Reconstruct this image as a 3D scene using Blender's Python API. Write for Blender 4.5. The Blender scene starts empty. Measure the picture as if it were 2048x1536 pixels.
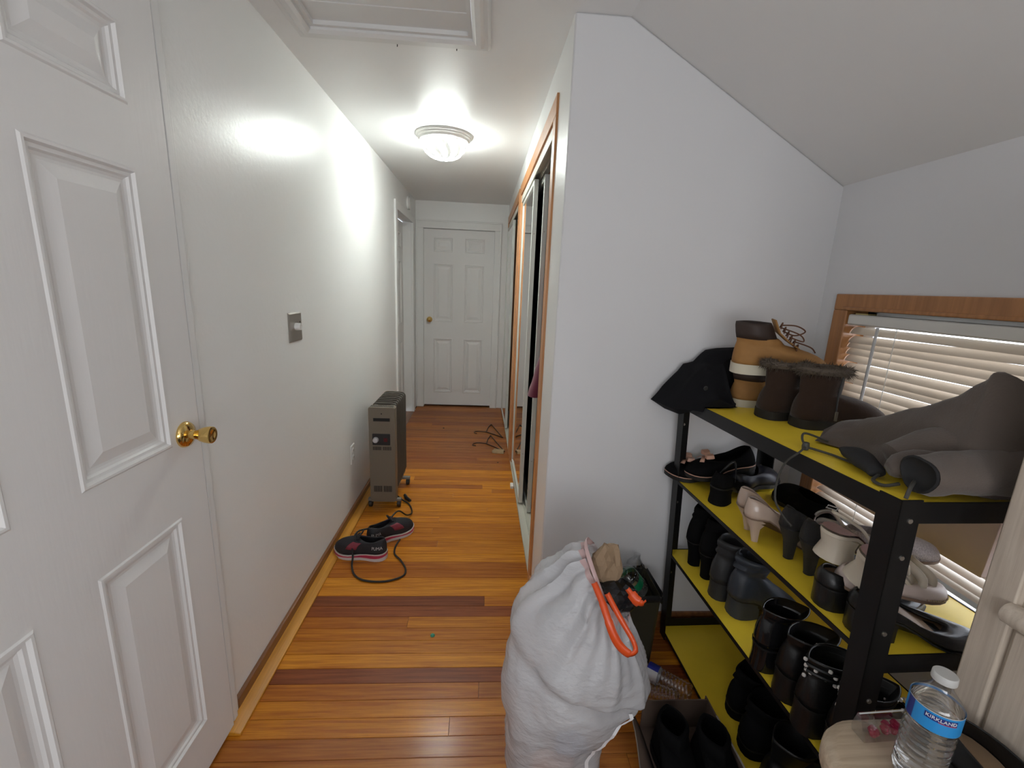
import bpy, bmesh, math, random
from mathutils import Vector, Matrix, noise

random.seed(7)
PI = math.pi
SC = bpy.context.scene
COL = SC.collection

# ------------------------------------------------------------------ camera
cam_data = bpy.data.cameras.new('camera')
cam = bpy.data.objects.new('camera', cam_data)
COL.objects.link(cam)
cam_data.sensor_width = 36.0
cam_data.lens = 36.0 * 878.6 / 2048.0
cam_data.clip_start = 0.02
_r = Vector((0.99759803, -0.05487824, 0.04226757))
_d = Vector((0.0293506, -0.21782547, -0.97554631))
_f = Vector((0.06274322, 0.97444366, -0.21569155))
cam.matrix_world = Matrix(((_r.x, -_d.x, -_f.x, 0.0), (_r.y, -_d.y, -_f.y, 0.0), (_r.z, -_d.z, -_f.z, 1.43), (0, 0, 0, 1)))
SC.camera = cam

# ------------------------------------------------------- world, lights, exposure
W = bpy.data.worlds.new('world'); SC.world = W
W.use_nodes = True
_bg = W.node_tree.nodes['Background']
_bg.inputs['Color'].default_value = (0.80, 0.87, 1.0, 1)
_bg.inputs['Strength'].default_value = 1.9
SC.view_settings.view_transform = 'Standard'
SC.view_settings.look = 'None'
SC.view_settings.exposure = 0.60
SC.view_settings.gamma = 1.0
SC.view_settings.use_curve_mapping = False


def area(name, loc, rot, sx, sy, energy, color=(1, 1, 1), portal=False):
    l = bpy.data.lights.new(name, 'AREA'); l.shape = 'RECTANGLE'; l.size = sx; l.size_y = sy
    l.energy = energy; l.color = color
    o = bpy.data.objects.new(name, l); o.location = loc; o.rotation_euler = rot; COL.objects.link(o)
    if portal: l.cycles.is_portal = True
    return o


# added fill behind the camera, tilted up to brighten the ceiling and slope
area('rear_fill_light', (0.05, -1.62, 1.35), (math.radians(122), 0, 0), 1.6, 1.3, 21.0, (0.96, 0.97, 1.0))
# second added fill, from the right, to brighten left wall, door and near floor
area('rear_side_fill_light', (1.20, -0.90, 1.25), (0, math.radians(90), 0), 0.8, 1.1, 6.5, (0.95, 0.97, 1.0))
# daylight entering through the knee wall window
area('side_window_light', (1.62, 1.0, 1.25), (0, math.radians(68), 0), 1.0, 1.3, 7.5, (0.92, 0.95, 1.0))

LAMP_EMIT = 62.0


# ------------------------------------------------------------------ materials
def new_mat(name):
    m = bpy.data.materials.new(name); m.use_nodes = True
    nt = m.node_tree
    return m, nt, nt.nodes['Principled BSDF']


def mat(name, color, rough=0.5, metal=0.0, spec=0.5, bump=0.0, bscale=60.0, var=0.0, vscale=12.0, coat=0.0, sheen=0.0,
        trans=0.0, ior=1.45, alpha=1.0, emit=None, estr=0.0, stretch=None):
    m, nt, p = new_mat(name)
    p.inputs['Base Color'].default_value = (*color, 1)
    p.inputs['Roughness'].default_value = rough
    p.inputs['Metallic'].default_value = metal
    p.inputs['Specular IOR Level'].default_value = spec
    p.inputs['Coat Weight'].default_value = coat
    p.inputs['Coat Roughness'].default_value = 0.12
    p.inputs['Sheen Weight'].default_value = sheen
    p.inputs['Transmission Weight'].default_value = trans
    p.inputs['IOR'].default_value = ior
    p.inputs['Alpha'].default_value = alpha
    if emit:
        p.inputs['Emission Color'].default_value = (*emit, 1); p.inputs['Emission Strength'].default_value = estr
    if bump or var:
        tc = nt.nodes.new('ShaderNodeTexCoord')
        vec = tc.outputs['Object']
        if stretch:
            mp = nt.nodes.new('ShaderNodeMapping'); mp.inputs['Scale'].default_value = stretch
            nt.links.new(vec, mp.inputs['Vector']); vec = mp.outputs['Vector']
        if bump:
            n = nt.nodes.new('ShaderNodeTexNoise'); n.inputs['Scale'].default_value = bscale; n.inputs['Detail'].default_value = 4
            nt.links.new(vec, n.inputs['Vector'])
            b = nt.nodes.new('ShaderNodeBump'); b.inputs['Strength'].default_value = bump; b.inputs['Distance'].default_value = 0.004
            nt.links.new(n.outputs['Fac'], b.inputs['Height']); nt.links.new(b.outputs['Normal'], p.inputs['Normal'])
        if var:
            n2 = nt.nodes.new('ShaderNodeTexNoise'); n2.inputs['Scale'].default_value = vscale; n2.inputs['Detail'].default_value = 5
            nt.links.new(vec, n2.inputs['Vector'])
            cr = nt.nodes.new('ShaderNodeValToRGB')
            cr.color_ramp.elements[0].position = 0.3; cr.color_ramp.elements[1].position = 0.7
            cr.color_ramp.elements[0].color = (*[max(0, c * (1 - var)) for c in color], 1)
            cr.color_ramp.elements[1].color = (*[min(1, c * (1 + var)) for c in color], 1)
            nt.links.new(n2.outputs['Fac'], cr.inputs['Fac']); nt.links.new(cr.outputs['Color'], p.inputs['Base Color'])
    return m


def wood(name, c0, c1, axis, rough=0.35, coat=0.3, scale=1.0, per_object=None, bump=0.15):
    """Straight grained wood: noise stretched along one axis; per_object = tinted by the colour of each object."""
    m, nt, p = new_mat(name)
    tc = nt.nodes.new('ShaderNodeTexCoord'); oi = nt.nodes.new('ShaderNodeObjectInfo')
    add = nt.nodes.new('ShaderNodeVectorMath'); add.operation = 'ADD'
    geo = nt.nodes.new('ShaderNodeNewGeometry')
    sc = nt.nodes.new('ShaderNodeVectorMath'); sc.operation = 'SCALE'
    comb = nt.nodes.new('ShaderNodeCombineXYZ')
    for k in range(3): nt.links.new(oi.outputs['Random'], comb.inputs[k])
    nt.links.new(comb.outputs[0], sc.inputs[0]); sc.inputs['Scale'].default_value = 37.0
    nt.links.new(geo.outputs['Position'], add.inputs[0]); nt.links.new(sc.outputs[0], add.inputs[1])
    mp = nt.nodes.new('ShaderNodeMapping')
    s = [38 * scale, 38 * scale, 38 * scale]; s[axis] = 1.6 * scale
    mp.inputs['Scale'].default_value = s
    nt.links.new(add.outputs[0], mp.inputs['Vector'])
    n = nt.nodes.new('ShaderNodeTexNoise'); n.inputs['Scale'].default_value = 1.6; n.inputs['Detail'].default_value = 6
    n.inputs['Roughness'].default_value = 0.62; n.inputs['Distortion'].default_value = 0.35
    nt.links.new(mp.outputs[0], n.inputs['Vector'])
    cr = nt.nodes.new('ShaderNodeValToRGB')
    cr.color_ramp.elements[0].position = 0.33; cr.color_ramp.elements[1].position = 0.66
    cr.color_ramp.elements[0].color = (*c0, 1); cr.color_ramp.elements[1].color = (*c1, 1)
    nt.links.new(n.outputs['Fac'], cr.inputs['Fac'])
    out = cr.outputs['Color']
    if per_object:
        mx = nt.nodes.new('ShaderNodeMix'); mx.data_type = 'RGBA'; mx.blend_type = 'MULTIPLY'; mx.inputs['Factor'].default_value = 1
        nt.links.new(out, mx.inputs['A']); nt.links.new(oi.outputs['Color'], mx.inputs['B'])
        out = mx.outputs['Result']
    nt.links.new(out, p.inputs['Base Color'])
    p.inputs['Roughness'].default_value = rough; p.inputs['Coat Weight'].default_value = coat; p.inputs['Coat Roughness'].default_value = 0.18
    b = nt.nodes.new('ShaderNodeBump'); b.inputs['Strength'].default_value = bump; b.inputs['Distance'].default_value = 0.002
    nt.links.new(n.outputs['Fac'], b.inputs['Height']); nt.links.new(b.outputs['Normal'], p.inputs['Normal'])
    return m


M = {}
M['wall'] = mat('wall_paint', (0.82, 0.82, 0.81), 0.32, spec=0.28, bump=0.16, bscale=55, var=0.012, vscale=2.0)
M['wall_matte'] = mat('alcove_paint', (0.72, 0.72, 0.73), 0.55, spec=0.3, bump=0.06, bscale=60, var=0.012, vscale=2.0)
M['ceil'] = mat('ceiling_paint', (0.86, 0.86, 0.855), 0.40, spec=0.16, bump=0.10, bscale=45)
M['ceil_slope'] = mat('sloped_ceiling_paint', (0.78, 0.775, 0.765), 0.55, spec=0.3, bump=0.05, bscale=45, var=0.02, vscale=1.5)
M['trim_white'] = mat('trim_paint', (0.77, 0.77, 0.76), 0.38, spec=0.4, bump=0.05, bscale=40)
M['door_white'] = mat('door_paint', (0.76, 0.75, 0.74), 0.42, spec=0.4, bump=0.12, bscale=90, stretch=(1, 1, 0.12))
M['brass'] = mat('polished_brass', (0.80, 0.56, 0.20), 0.12, metal=1.0)
M['plank'] = wood('floor_plank', (0.58, 0.40, 0.22), (1.0, 0.94, 0.82), 0, rough=0.42, coat=0.16, scale=1.5,
                  per_object=True)
M['plank'].node_tree.nodes['Principled BSDF'].inputs['Specular IOR Level'].default_value = 0.28
M['subfloor'] = mat('subfloor_dark', (0.025, 0.012, 0.006), 0.8)
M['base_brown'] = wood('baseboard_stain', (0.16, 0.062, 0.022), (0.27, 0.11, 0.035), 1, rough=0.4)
M['shoe_mold'] = wood('shoe_moulding_stain', (0.46, 0.19, 0.012), (0.64, 0.29, 0.028), 1, rough=0.42, coat=0.1)
M['orange_trim'] = wood('closet_trim_stain', (0.44, 0.19, 0.07), (0.60, 0.28, 0.11), 2, rough=0.42, coat=0.2)
M['win_trim'] = wood('window_trim_stain', (0.33, 0.14, 0.045), (0.47, 0.21, 0.07), 2, rough=0.4, coat=0.25)
M['cream_metal'] = mat('cream_track', (0.62, 0.60, 0.52), 0.4)
M['mirror'] = mat('mirror_glass', (0.86, 0.87, 0.86), 0.01, metal=1.0)
M['dark'] = mat('closet_dark', (0.05, 0.05, 0.05), 0.8)
M['steel'] = mat('brushed_steel', (0.46, 0.44, 0.41), 0.35, metal=1.0)
M['white_plastic'] = mat('white_plastic', (0.78, 0.78, 0.76), 0.35)
M['black_plastic'] = mat('black_plastic', (0.02, 0.02, 0.021), 0.4)
M['glass'] = mat('window_glass', (1, 1, 1), 0.0, trans=1.0, ior=1.02)


# ------------------------------------------------------------------ mesh helpers
class MB:
    def __init__(s): s.v = []; s.f = []

    def add(s, vs, fs):
        o = len(s.v); s.v += [tuple(v) for v in vs]; s.f += [tuple(i + o for i in f) for f in fs]; return s

    def box(s, lo, hi):
        x0, y0, z0 = lo; x1, y1, z1 = hi
        return s.add([(x0, y0, z0), (x1, y0, z0), (x1, y1, z0), (x0, y1, z0), (x0, y0, z1), (x1, y0, z1), (x1, y1, z1), (x0, y1, z1)],
                     [(0, 3, 2, 1), (4, 5, 6, 7), (0, 1, 5, 4), (1, 2, 6, 5), (2, 3, 7, 6), (3, 0, 4, 7)])

    def hexa(s, p):  # 8 points bottom 4 ccw, top 4 ccw
        return s.add(p, [(0, 3, 2, 1), (4, 5, 6, 7), (0, 1, 5, 4), (1, 2, 6, 5), (2, 3, 7, 6), (3, 0, 4, 7)])

    def loft(s, rings, cap0=True, cap1=True, closed=True):
        n = len(rings[0]); vs = [p for r in rings for p in r]; fs = []
        for i in range(len(rings) - 1):
            for j in range(n if closed else n - 1):
                k = (j + 1) % n
                fs.append((i * n + j, i * n + k, (i + 1) * n + k, (i + 1) * n + j))
        if closed and cap0: fs.append(tuple(reversed(range(n))))
        if closed and cap1: fs.append(tuple((len(rings) - 1) * n + j for j in range(n)))
        return s.add(vs, fs)

    def tube(s, pts, r, n=8, caps=True):
        pts = [Vector(p) for p in pts]; rings = []
        up = Vector((0, 0, 1)); prev = None
        for i, p in enumerate(pts):
            t = (pts[min(i + 1, len(pts) - 1)] - pts[max(i - 1, 0)])
            if t.length < 1e-9: t = Vector((0, 0, 1))
            t.normalize()
            if prev is None:
                a = up if abs(t.z) < 0.9 else Vector((1, 0, 0)); u = t.cross(a).normalized()
            else:
                u = (prev - t * prev.dot(t))
                u = u.normalized() if u.length > 1e-6 else t.orthogonal().normalized()
            prev = u; w = t.cross(u)
            rr = r[i] if isinstance(r, (list, tuple)) else r
            rings.append([p + (u * math.cos(2 * PI * k / n) + w * math.sin(2 * PI * k / n)) * rr for k in range(n)])
        return s.loft(rings, caps, caps)

    def lathe(s, prof, n=24, c=(0, 0, 0), axis='z', caps=True):
        rings = []
        for r, h in prof:
            ring = []
            for k in range(n):
                a = 2 * PI * k / n; x, y = r * math.cos(a), r * math.sin(a)
                q = (x, y, h) if axis == 'z' else ((h, x, y) if axis == 'x' else (y, h, x))
                ring.append((q[0] + c[0], q[1] + c[1], q[2] + c[2]))
            rings.append(ring)
        return s.loft(rings, caps, caps)

    def prism(s, poly, lo, hi, axis='y'):
        """poly: 2D points extruded along axis"""
        n = len(poly)
        def P(a, b, h): return {'y': (a, h, b), 'x': (h, a, b), 'z': (a, b, h)}[axis]
        return s.loft([[P(a, b, lo) for a, b in poly], [P(a, b, hi) for a, b in poly]])

    def xf(s, fn): s.v = [tuple(fn(Vector(p))) for p in s.v]; return s

    def build(s, name, m, parent=None, smooth=True, angle=40, bevel=0.0, bseg=2, solid=0.0, sub=0, off=0.0):
        me = bpy.data.meshes.new(name); me.from_pydata(s.v, [], s.f); me.update()
        bm = bmesh.new(); bm.from_mesh(me); bmesh.ops.recalc_face_normals(bm, faces=bm.faces); bm.to_mesh(me); bm.free()
        if m: me.materials.append(m)
        if smooth:
            for p in me.polygons: p.use_smooth = True
            me.set_sharp_from_angle(angle=math.radians(angle))
        o = bpy.data.objects.new(name, me); COL.objects.link(o)
        if parent: o.parent = parent
        if solid:
            d = o.modifiers.new('solid', 'SOLIDIFY'); d.thickness = solid; d.offset = off
        if bevel:
            d = o.modifiers.new('bevel', 'BEVEL'); d.width = bevel; d.segments = bseg; d.limit_method = 'ANGLE'; d.angle_limit = math.radians(35)
        if sub:
            d = o.modifiers.new('sub', 'SUBSURF'); d.levels = sub; d.render_levels = sub
        return o


def empty(name, loc=(0, 0, 0), rz=0.0, parent=None, rot=None):
    o = bpy.data.objects.new(name, None); COL.objects.link(o); o.location = loc
    o.rotation_euler = rot if rot else (0, 0, rz); o.empty_display_size = 0.05
    if parent: o.parent = parent
    return o


def thing(name, label, cat, loc=(0, 0, 0), rz=0.0, group=None, rot=None):
    o = empty(name, loc, rz, rot=rot); return tag(o, label, cat, group)


def tag(o, label, cat, group=None):
    o['label'] = label; o['category'] = cat; o['kind'] = 'thing'
    if group: o['group'] = group
    return o


def struct(o, label=None):
    o['kind'] = 'structure'
    if label: o['label'] = label
    return o


def copy_tree(o, parent=None):
    c = o.copy(); COL.objects.link(c)
    if parent: c.parent = parent
    for ch in list(o.children): copy_tree(ch, c)
    return c


def text_mesh(name, body, size, m, parent, fn, extrude=0.0004, align='CENTER'):
    cu = bpy.data.curves.new(name, 'FONT'); cu.body = body; cu.size = size; cu.extrude = extrude; cu.align_x = align; cu.align_y = 'CENTER'
    t = bpy.data.objects.new(name, cu); COL.objects.link(t)
    dg = bpy.context.evaluated_depsgraph_get(); me = bpy.data.meshes.new_from_object(t.evaluated_get(dg))
    COL.objects.unlink(t); bpy.data.objects.remove(t)
    for v in me.vertices: v.co = fn(v.co.copy())
    me.materials.clear(); me.materials.append(m)
    o = bpy.data.objects.new(name, me); COL.objects.link(o); o.parent = parent
    return o


def ci(pts, t):
    """smooth (Catmull-Rom) interpolation of (x, value) control points"""
    if t <= pts[0][0]: return pts[0][1]
    if t >= pts[-1][0]: return pts[-1][1]
    for i in range(len(pts) - 1):
        x0, y0 = pts[i]; x1, y1 = pts[i + 1]
        if x0 <= t <= x1:
            h = x1 - x0; u = (t - x0) / h
            m0 = (y1 - pts[i - 1][1]) / (x1 - pts[i - 1][0]) if i > 0 else (y1 - y0) / h
            m1 = (pts[i + 2][1] - y0) / (pts[i + 2][0] - x0) if i + 2 < len(pts) else (y1 - y0) / h
            u2, u3 = u * u, u * u * u
            return (2 * u3 - 3 * u2 + 1) * y0 + (u3 - 2 * u2 + u) * h * m0 + (-2 * u3 + 3 * u2) * y1 + (u3 - u2) * h * m1


def sstep(a, b, x):
    x = max(0.0, min(1.0, (x - a) / (b - a))); return x * x * (3 - 2 * x)


def crv(pts, n=8):
    """Catmull-Rom polyline through 3D points"""
    P = [Vector(p) for p in pts]; out = []
    for i in range(len(P) - 1):
        p0 = P[max(i - 1, 0)]; p1 = P[i]; p2 = P[i + 1]; p3 = P[min(i + 2, len(P) - 1)]
        for k in range(n):
            t = k / n
            out.append(0.5 * ((2 * p1) + (p2 - p0) * t + (2 * p0 - 5 * p1 + 4 * p2 - p3) * t * t + (3 * p1 - p0 - 3 * p2 + p3) * t ** 3))
    out.append(P[-1]); return out


# ================================================================== SETTING
XL = -0.80; YE = 5.10; ZC = 2.30; YB = -1.7; XK = 1.262; YA = 1.62; XC = 0.258
RWM = Matrix.Translation((XC, YA, 0)) @ Matrix.Rotation(0.012, 4, 'Z')


def rw(o):  # put a piece built in the closet wall's own frame in its place
    o.location = (XC, YA, 0); o.rotation_euler = (0, 0, 0.012); return o


# floor: dark base with every plank a part
flo = MB().box((XL - 0.12, YB, -0.05), (XK + 0.1, YE + 0.4, -0.012)).build('floor', M['subfloor'], smooth=False)
struct(flo, 'hardwood floor of narrow amber and brown boards')
unit = MB()
b = 0.0012
unit.loft([[(0, 0, -0.012), (1, 0, -0.012), (1, 0.066, -0.012), (0, 0.066, -0.012)], [(0, 0.0006, -b), (1, 0.0006, -b), (1, 0.0654, -b), (0, 0.0654, -b)],
           [(0.0007, 0.0018, 0), (0.9993, 0.0018, 0), (0.9993, 0.0642, 0), (0.0007, 0.0642, 0)]])
pm = unit.build('plank', M['plank'], flo, smooth=False)
pmesh = pm.data
first = True
rnd = random.Random(11)
y = 1.284 - 0.066 * 14
row = 0
AMBER = [(0.64, 0.265, 0.018), (0.72, 0.31, 0.022), (0.56, 0.215, 0.016), (0.60, 0.24, 0.016), (0.48, 0.17, 0.016), (0.68, 0.28, 0.020)]
BROWN = [(0.42, 0.155, 0.026), (0.36, 0.125, 0.024), (0.46, 0.18, 0.03), (0.40, 0.15, 0.03)]
DARK = [(0.27, 0.078, 0.024), (0.24, 0.070, 0.022)]


def plank_tint(y, x):
    q = y + 0.033
    if 1.350 < q < 1.416: return DARK[0]
    if 1.68 < q < 1.81 and x < 0.0: return DARK[1] if q > 1.746 else (0.31, 0.092, 0.024)
    if 1.416 < q < 1.482: return AMBER[1]
    if q < 1.15: return rnd.choice(BROWN + [(0.32, 0.10, 0.024)])
    if q < 1.35: return rnd.choice(BROWN[:3:2] + AMBER[2:5])
    if q > 3.25: return rnd.choice(BROWN + [(0.52, 0.20, 0.03), (0.34, 0.11, 0.025)])
    if x > 0.3: return rnd.choice(BROWN)
    return rnd.choice(AMBER * 2 + [(0.42, 0.14, 0.02), (0.36, 0.11, 0.022)])


while y < YE + 0.05:
    x0 = XL + 0.01
    x1 = XK - 0.004 if y + 0.066 < YA + 0.03 else 0.33
    cuts = [x0]
    if abs(y - 1.152) < 0.01: cuts.append(-0.083)
    elif abs(y - 1.746) < 0.034: cuts.append(0.03)
    elif rnd.random() < 0.15: cuts.append(rnd.uniform(-0.55, 0.1))
    if x1 > 0.6: cuts.append(rnd.uniform(0.42, 0.75))
    cuts.append(x1)
    for a, c in zip(cuts[:-1], cuts[1:]):
        if first: o = pm; first = False
        else:
            o = pm.copy(); COL.objects.link(o); o.parent = flo
        o.color = (*plank_tint(y, a), 1)
        o.location = (a, y, rnd.uniform(-0.0006, 0.0004)); o.scale = (c - a - 0.0008, 1, 1)
    y += 0.066; row += 1


def wall_panel(name, m, boxes, label=None):
    mb = MB()
    for lo, hi in boxes: mb.box(lo, hi)
    return struct(mb.build(name, m, smooth=False), label)


D1 = (0.325, 1.195)       # near left doorway
D3 = (4.04, 4.86)         # far left doorway
wl = wall_panel('wall_left', M['wall'], [((XL - 0.1, YB, 0), (XL, D1[0] - 0.01, ZC + 0.02)), ((XL - 0.1, D1[0] - 0.01, 2.045), (XL, D1[1] + 0.012, ZC + 0.02)),
                                    ((XL - 0.1, D1[1] + 0.012, 0), (XL, D3[0], ZC + 0.02)), ((XL - 0.1, D3[0], 2.04), (XL, D3[1], ZC + 0.02)),
                                    ((XL - 0.1, D3[1], 0), (XL, YE + 0.1, ZC + 0.02))])
DX0, DX1, DZ = -0.712, 0.068, 2.02
we = wall_panel('wall_end', M['wall'], [((XL - 0.1, YE, 0), (DX0 - 0.012, YE + 0.1, ZC + 0.02)), ((DX0 - 0.012, YE, DZ + 0.012), (DX1 + 0.012, YE + 0.1, ZC + 0.02)),
                                   ((DX1 + 0.012, YE, 0), (1.0, YE + 0.1, ZC + 0.02))])
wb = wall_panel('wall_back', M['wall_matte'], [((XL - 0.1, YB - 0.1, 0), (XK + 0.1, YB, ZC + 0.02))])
# alcove wall facing the camera
XS = 0.44; ZK = 1.832
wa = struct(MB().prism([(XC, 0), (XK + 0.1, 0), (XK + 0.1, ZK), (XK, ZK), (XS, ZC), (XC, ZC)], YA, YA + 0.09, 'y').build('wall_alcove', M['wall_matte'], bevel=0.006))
# knee wall with the window hole
WY0, WY1, WZ0, WZ1 = 0.62, 1.478, 0.64, 1.40
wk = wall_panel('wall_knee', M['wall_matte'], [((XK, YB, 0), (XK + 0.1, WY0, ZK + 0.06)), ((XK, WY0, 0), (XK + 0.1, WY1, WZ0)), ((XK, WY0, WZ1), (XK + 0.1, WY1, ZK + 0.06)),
                                         ((XK, WY1, 0), (XK + 0.1, YA + 0.09, ZK + 0.06))])
# closet wall, in its own frame: x = 0 is the hall face, y runs along the hall from the corner
C1 = (0.325, 1.815); C2 = (2.045, 3.37); CZ = 2.09
wr = wall_panel('wall_right', M['wall'], [((0, 0.01, 0), (0.09, C1[0], ZC + 0.02)), ((0, C1[0], CZ), (0.09, C1[1], ZC + 0.02)), ((0, C1[1], 0), (0.09, C2[0], ZC + 0.02)),
                                    ((0, C2[0], CZ), (0.09, C2[1], ZC + 0.02)), ((0, C2[1], 0), (0.09, 3.60, ZC + 0.02))])
rw(wr)
wc = rw(wall_panel('wall_closet', M['wall_matte'], [((0.68, 0.09, -0.01), (0.72, 3.5, ZC)), ((0.09, 1.9, 0), (0.68, 1.96, ZC))]))
# ceiling with the hatch hole, then the slope
HX0, HX1, HY0, HY1 = -0.650, -0.078, 0.95, 1.822
ce = MB()
for lo, hi in [((XL - 0.1, YB - 0.1), (HX0, YE + 0.1)), ((HX1, YB - 0.1), (XC + 0.01, YE + 0.1)), ((HX0, YB - 0.1), (HX1, HY0)), ((HX0, HY1), (HX1, YE + 0.1)),
               ((XC + 0.01, YB - 0.1), (XS, YA + 0.05)), ((XC + 0.01, YA + 0.05), (1.02, YE + 0.1))]:
    ce.box((lo[0], lo[1], ZC), (hi[0], hi[1], ZC + 0.05))
ceil = struct(ce.build('ceiling', M['ceil'], smooth=False))
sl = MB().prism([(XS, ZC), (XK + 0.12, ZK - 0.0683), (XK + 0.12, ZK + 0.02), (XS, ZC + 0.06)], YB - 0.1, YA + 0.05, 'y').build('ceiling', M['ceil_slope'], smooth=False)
struct(sl)

# attic hatch: moulded frame round a recessed lid of boards
ha = struct(empty('trim_1', (0, 0, ZC)), 'white painted attic hatch of boards in a moulded frame')
ha['kind'] = 'structure'
prof = [(0.0, 0.0), (0.0, -0.012), (0.012, -0.02), (0.03, -0.02), (0.04, -0.014), (0.055, -0.014), (0.062, -0.006), (0.066, 0.0)]
# loft the frame profile round the rectangle (inner edge -> outer edge)
rings = []
for (a, h) in prof:
    rings.append([(HX0 - a, HY0 - a, h), (HX1 + a, HY0 - a, h), (HX1 + a, HY1 + a, h), (HX0 - a, HY1 + a, h)])
MB().loft(rings, False, False).build('frame', M['trim_white'], ha, smooth=False)
st = MB()
st.loft([[(HX0 + d, HY0 + d, h), (HX1 - d, HY0 + d, h), (HX1 - d, HY1 - d, h), (HX0 + d, HY1 - d, h)] for d, h in [(0.001, -0.011), (0.001, -0.004), (0.016, -0.004), (0.016, 0.014)]], False, False)
st.build('stop', M['trim_white'], ha, smooth=False)
for xx, yv in ((-0.36, HY1 + 0.066), (-0.14, HY1 + 0.063)):
    MB().tube([(xx, yv, -0.001), (xx, yv + 0.004, -0.012), (xx, yv, -0.016)], 0.0018, 5).build('nail', M['dark'], ha)
yy = HY1 - 0.012
while yy > HY0:
    y2 = max(yy - 0.112, HY0 + 0.004)
    MB().box((HX0 + 0.004, y2 + 0.0015, 0.010), (HX1 - 0.004, yy - 0.0015, 0.028)).build('plank', M['trim_white'], ha, bevel=0.003)
    yy = y2 - 0.0005
    if y2 <= HY0 + 0.005: break


# ---------------------------------------------------------------- six panel doors
def six_panel_door(name, w, h, place, knob_u, label=None, face=0.036):
    """door in its own frame: u across (0..w), v = depth towards the viewer (y, negative = towards viewer), z up."""
    root = struct(empty(name), label)
    root.matrix_world = place
    sx = 0.107; mid = 0.130; pw = (w - 2 * sx - mid) / 2
    cols = [(sx, sx + pw), (sx + pw + mid, w - sx)]
    rows = [(0.161, 0.807), (0.999, 1.643), (1.768, 1.925)]
    t = face
    mb = MB()
    # slab with recessed fields: build as front grid of boxes
    us = [0, cols[0][0], cols[0][1], cols[1][0], cols[1][1], w]
    zs = [0.012, rows[0][0], rows[0][1], rows[1][0], rows[1][1], rows[2][0], rows[2][1], h]
    ins = 0.012
    verts_front = 0.0
    for i in range(5):
        for j in range(7):
            u0, u1, z0, z1 = us[i], us[i + 1], zs[j], zs[j + 1]
            if i in (1, 3) and j in (1, 3, 5): continue
            mb.add([(u0, 0, z0), (u1, 0, z0), (u1, 0, z1), (u0, 0, z1)], [(0, 1, 2, 3)])
    # edges and back
    mb.add([(0, 0, zs[0]), (w, 0, zs[0]), (w, 0, h), (0, 0, h), (0, t, zs[0]), (w, t, zs[0]), (w, t, h), (0, t, h)],
           [(4, 7, 6, 5), (0, 4, 5, 1), (1, 5, 6, 2), (2, 6, 7, 3), (3, 7, 4, 0)])
    slab = mb.build('slab', M['door_white'], root, smooth=False)
    for (u0, u1) in cols:
        for (z0, z1) in rows:
            rings = []
            for d, q in [(0, 0), (0.004, -0.003), (0.009, -0.003), (0.013, 0.0035), (0.020, 0.0035), (0.024, 0.008), (0.030, 0.010), (0.036, 0.010), (0.062, 0.002), (0.066, 0.002)]:
                rings.append([(u0 + d, q, z0 + d), (u1 - d, q, z0 + d), (u1 - d, q, z1 - d), (u0 + d, q, z1 - d)])
            MB().loft(rings, False, True).build('panel', M['door_white'], root, smooth=False)
    return root


def door_knob(root, u, z, out=1.0, tulip=True):
    kn = MB()
    prof = [(0.0, 0.0), (0.034, 0.0), (0.034, 0.004), (0.030, 0.010), (0.020, 0.014), (0.0125, 0.016), (0.0115, 0.026), (0.0125, 0.033), (0.018, 0.042),
            (0.021, 0.052), (0.0225, 0.064), (0.0215, 0.069), (0.016, 0.071), (0.012, 0.069), (0.0, 0.068)] if tulip else \
           [(0.0, 0.0), (0.032, 0.0), (0.032, 0.004), (0.026, 0.010), (0.013, 0.014), (0.012, 0.026), (0.018, 0.032), (0.026, 0.040), (0.027, 0.050), (0.020, 0.060), (0.0, 0.064)]
    kn.lathe([(r, -hh * out) for r, hh in prof], 28, (0, 0, 0), 'y')
    o = kn.build('handle', M['brass'], root, angle=50); o.location = (u, 0, z); o['label'] = 'polished brass door knob'
    return o


# near left door, closed in the left wall; frame u runs along +y, viewer side is +x
pl = Matrix(((0, -1, 0, -0.773), (1, 0, 0, 0.340), (0, 0, 1, 0.004), (0, 0, 0, 1)))
d1 = six_panel_door('door_1', 0.850, 2.035, pl, 0.7, 'white six panel door with brass knob in the near left wall')
door_knob(d1, 0.791, 1.016)
fr1 = MB()
for (y0, y1, z0, z1, x1) in [(1.192, 1.202, 0, 2.05, -0.799), (1.202, 1.224, 0, 2.075, -0.778), (1.224, 1.246, 0, 2.10, -0.788)]:
    fr1.box((XL - 0.02, y0, z0), (x1, y1, z1))
fr1.box((XL - 0.02, 0.27, 2.045), (-0.786, 1.20, 2.0999)); fr1.box((XL - 0.02, 0.27, 0), (-0.786, 0.333, 2.045)); fr1.box((XL - 0.09, 0.333, 0), (-0.81, 1.197, 2.05))
f1 = fr1.build('trim_2', M['trim_white'], bevel=0.002); struct(f1, 'white casing of the near left door')

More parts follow.
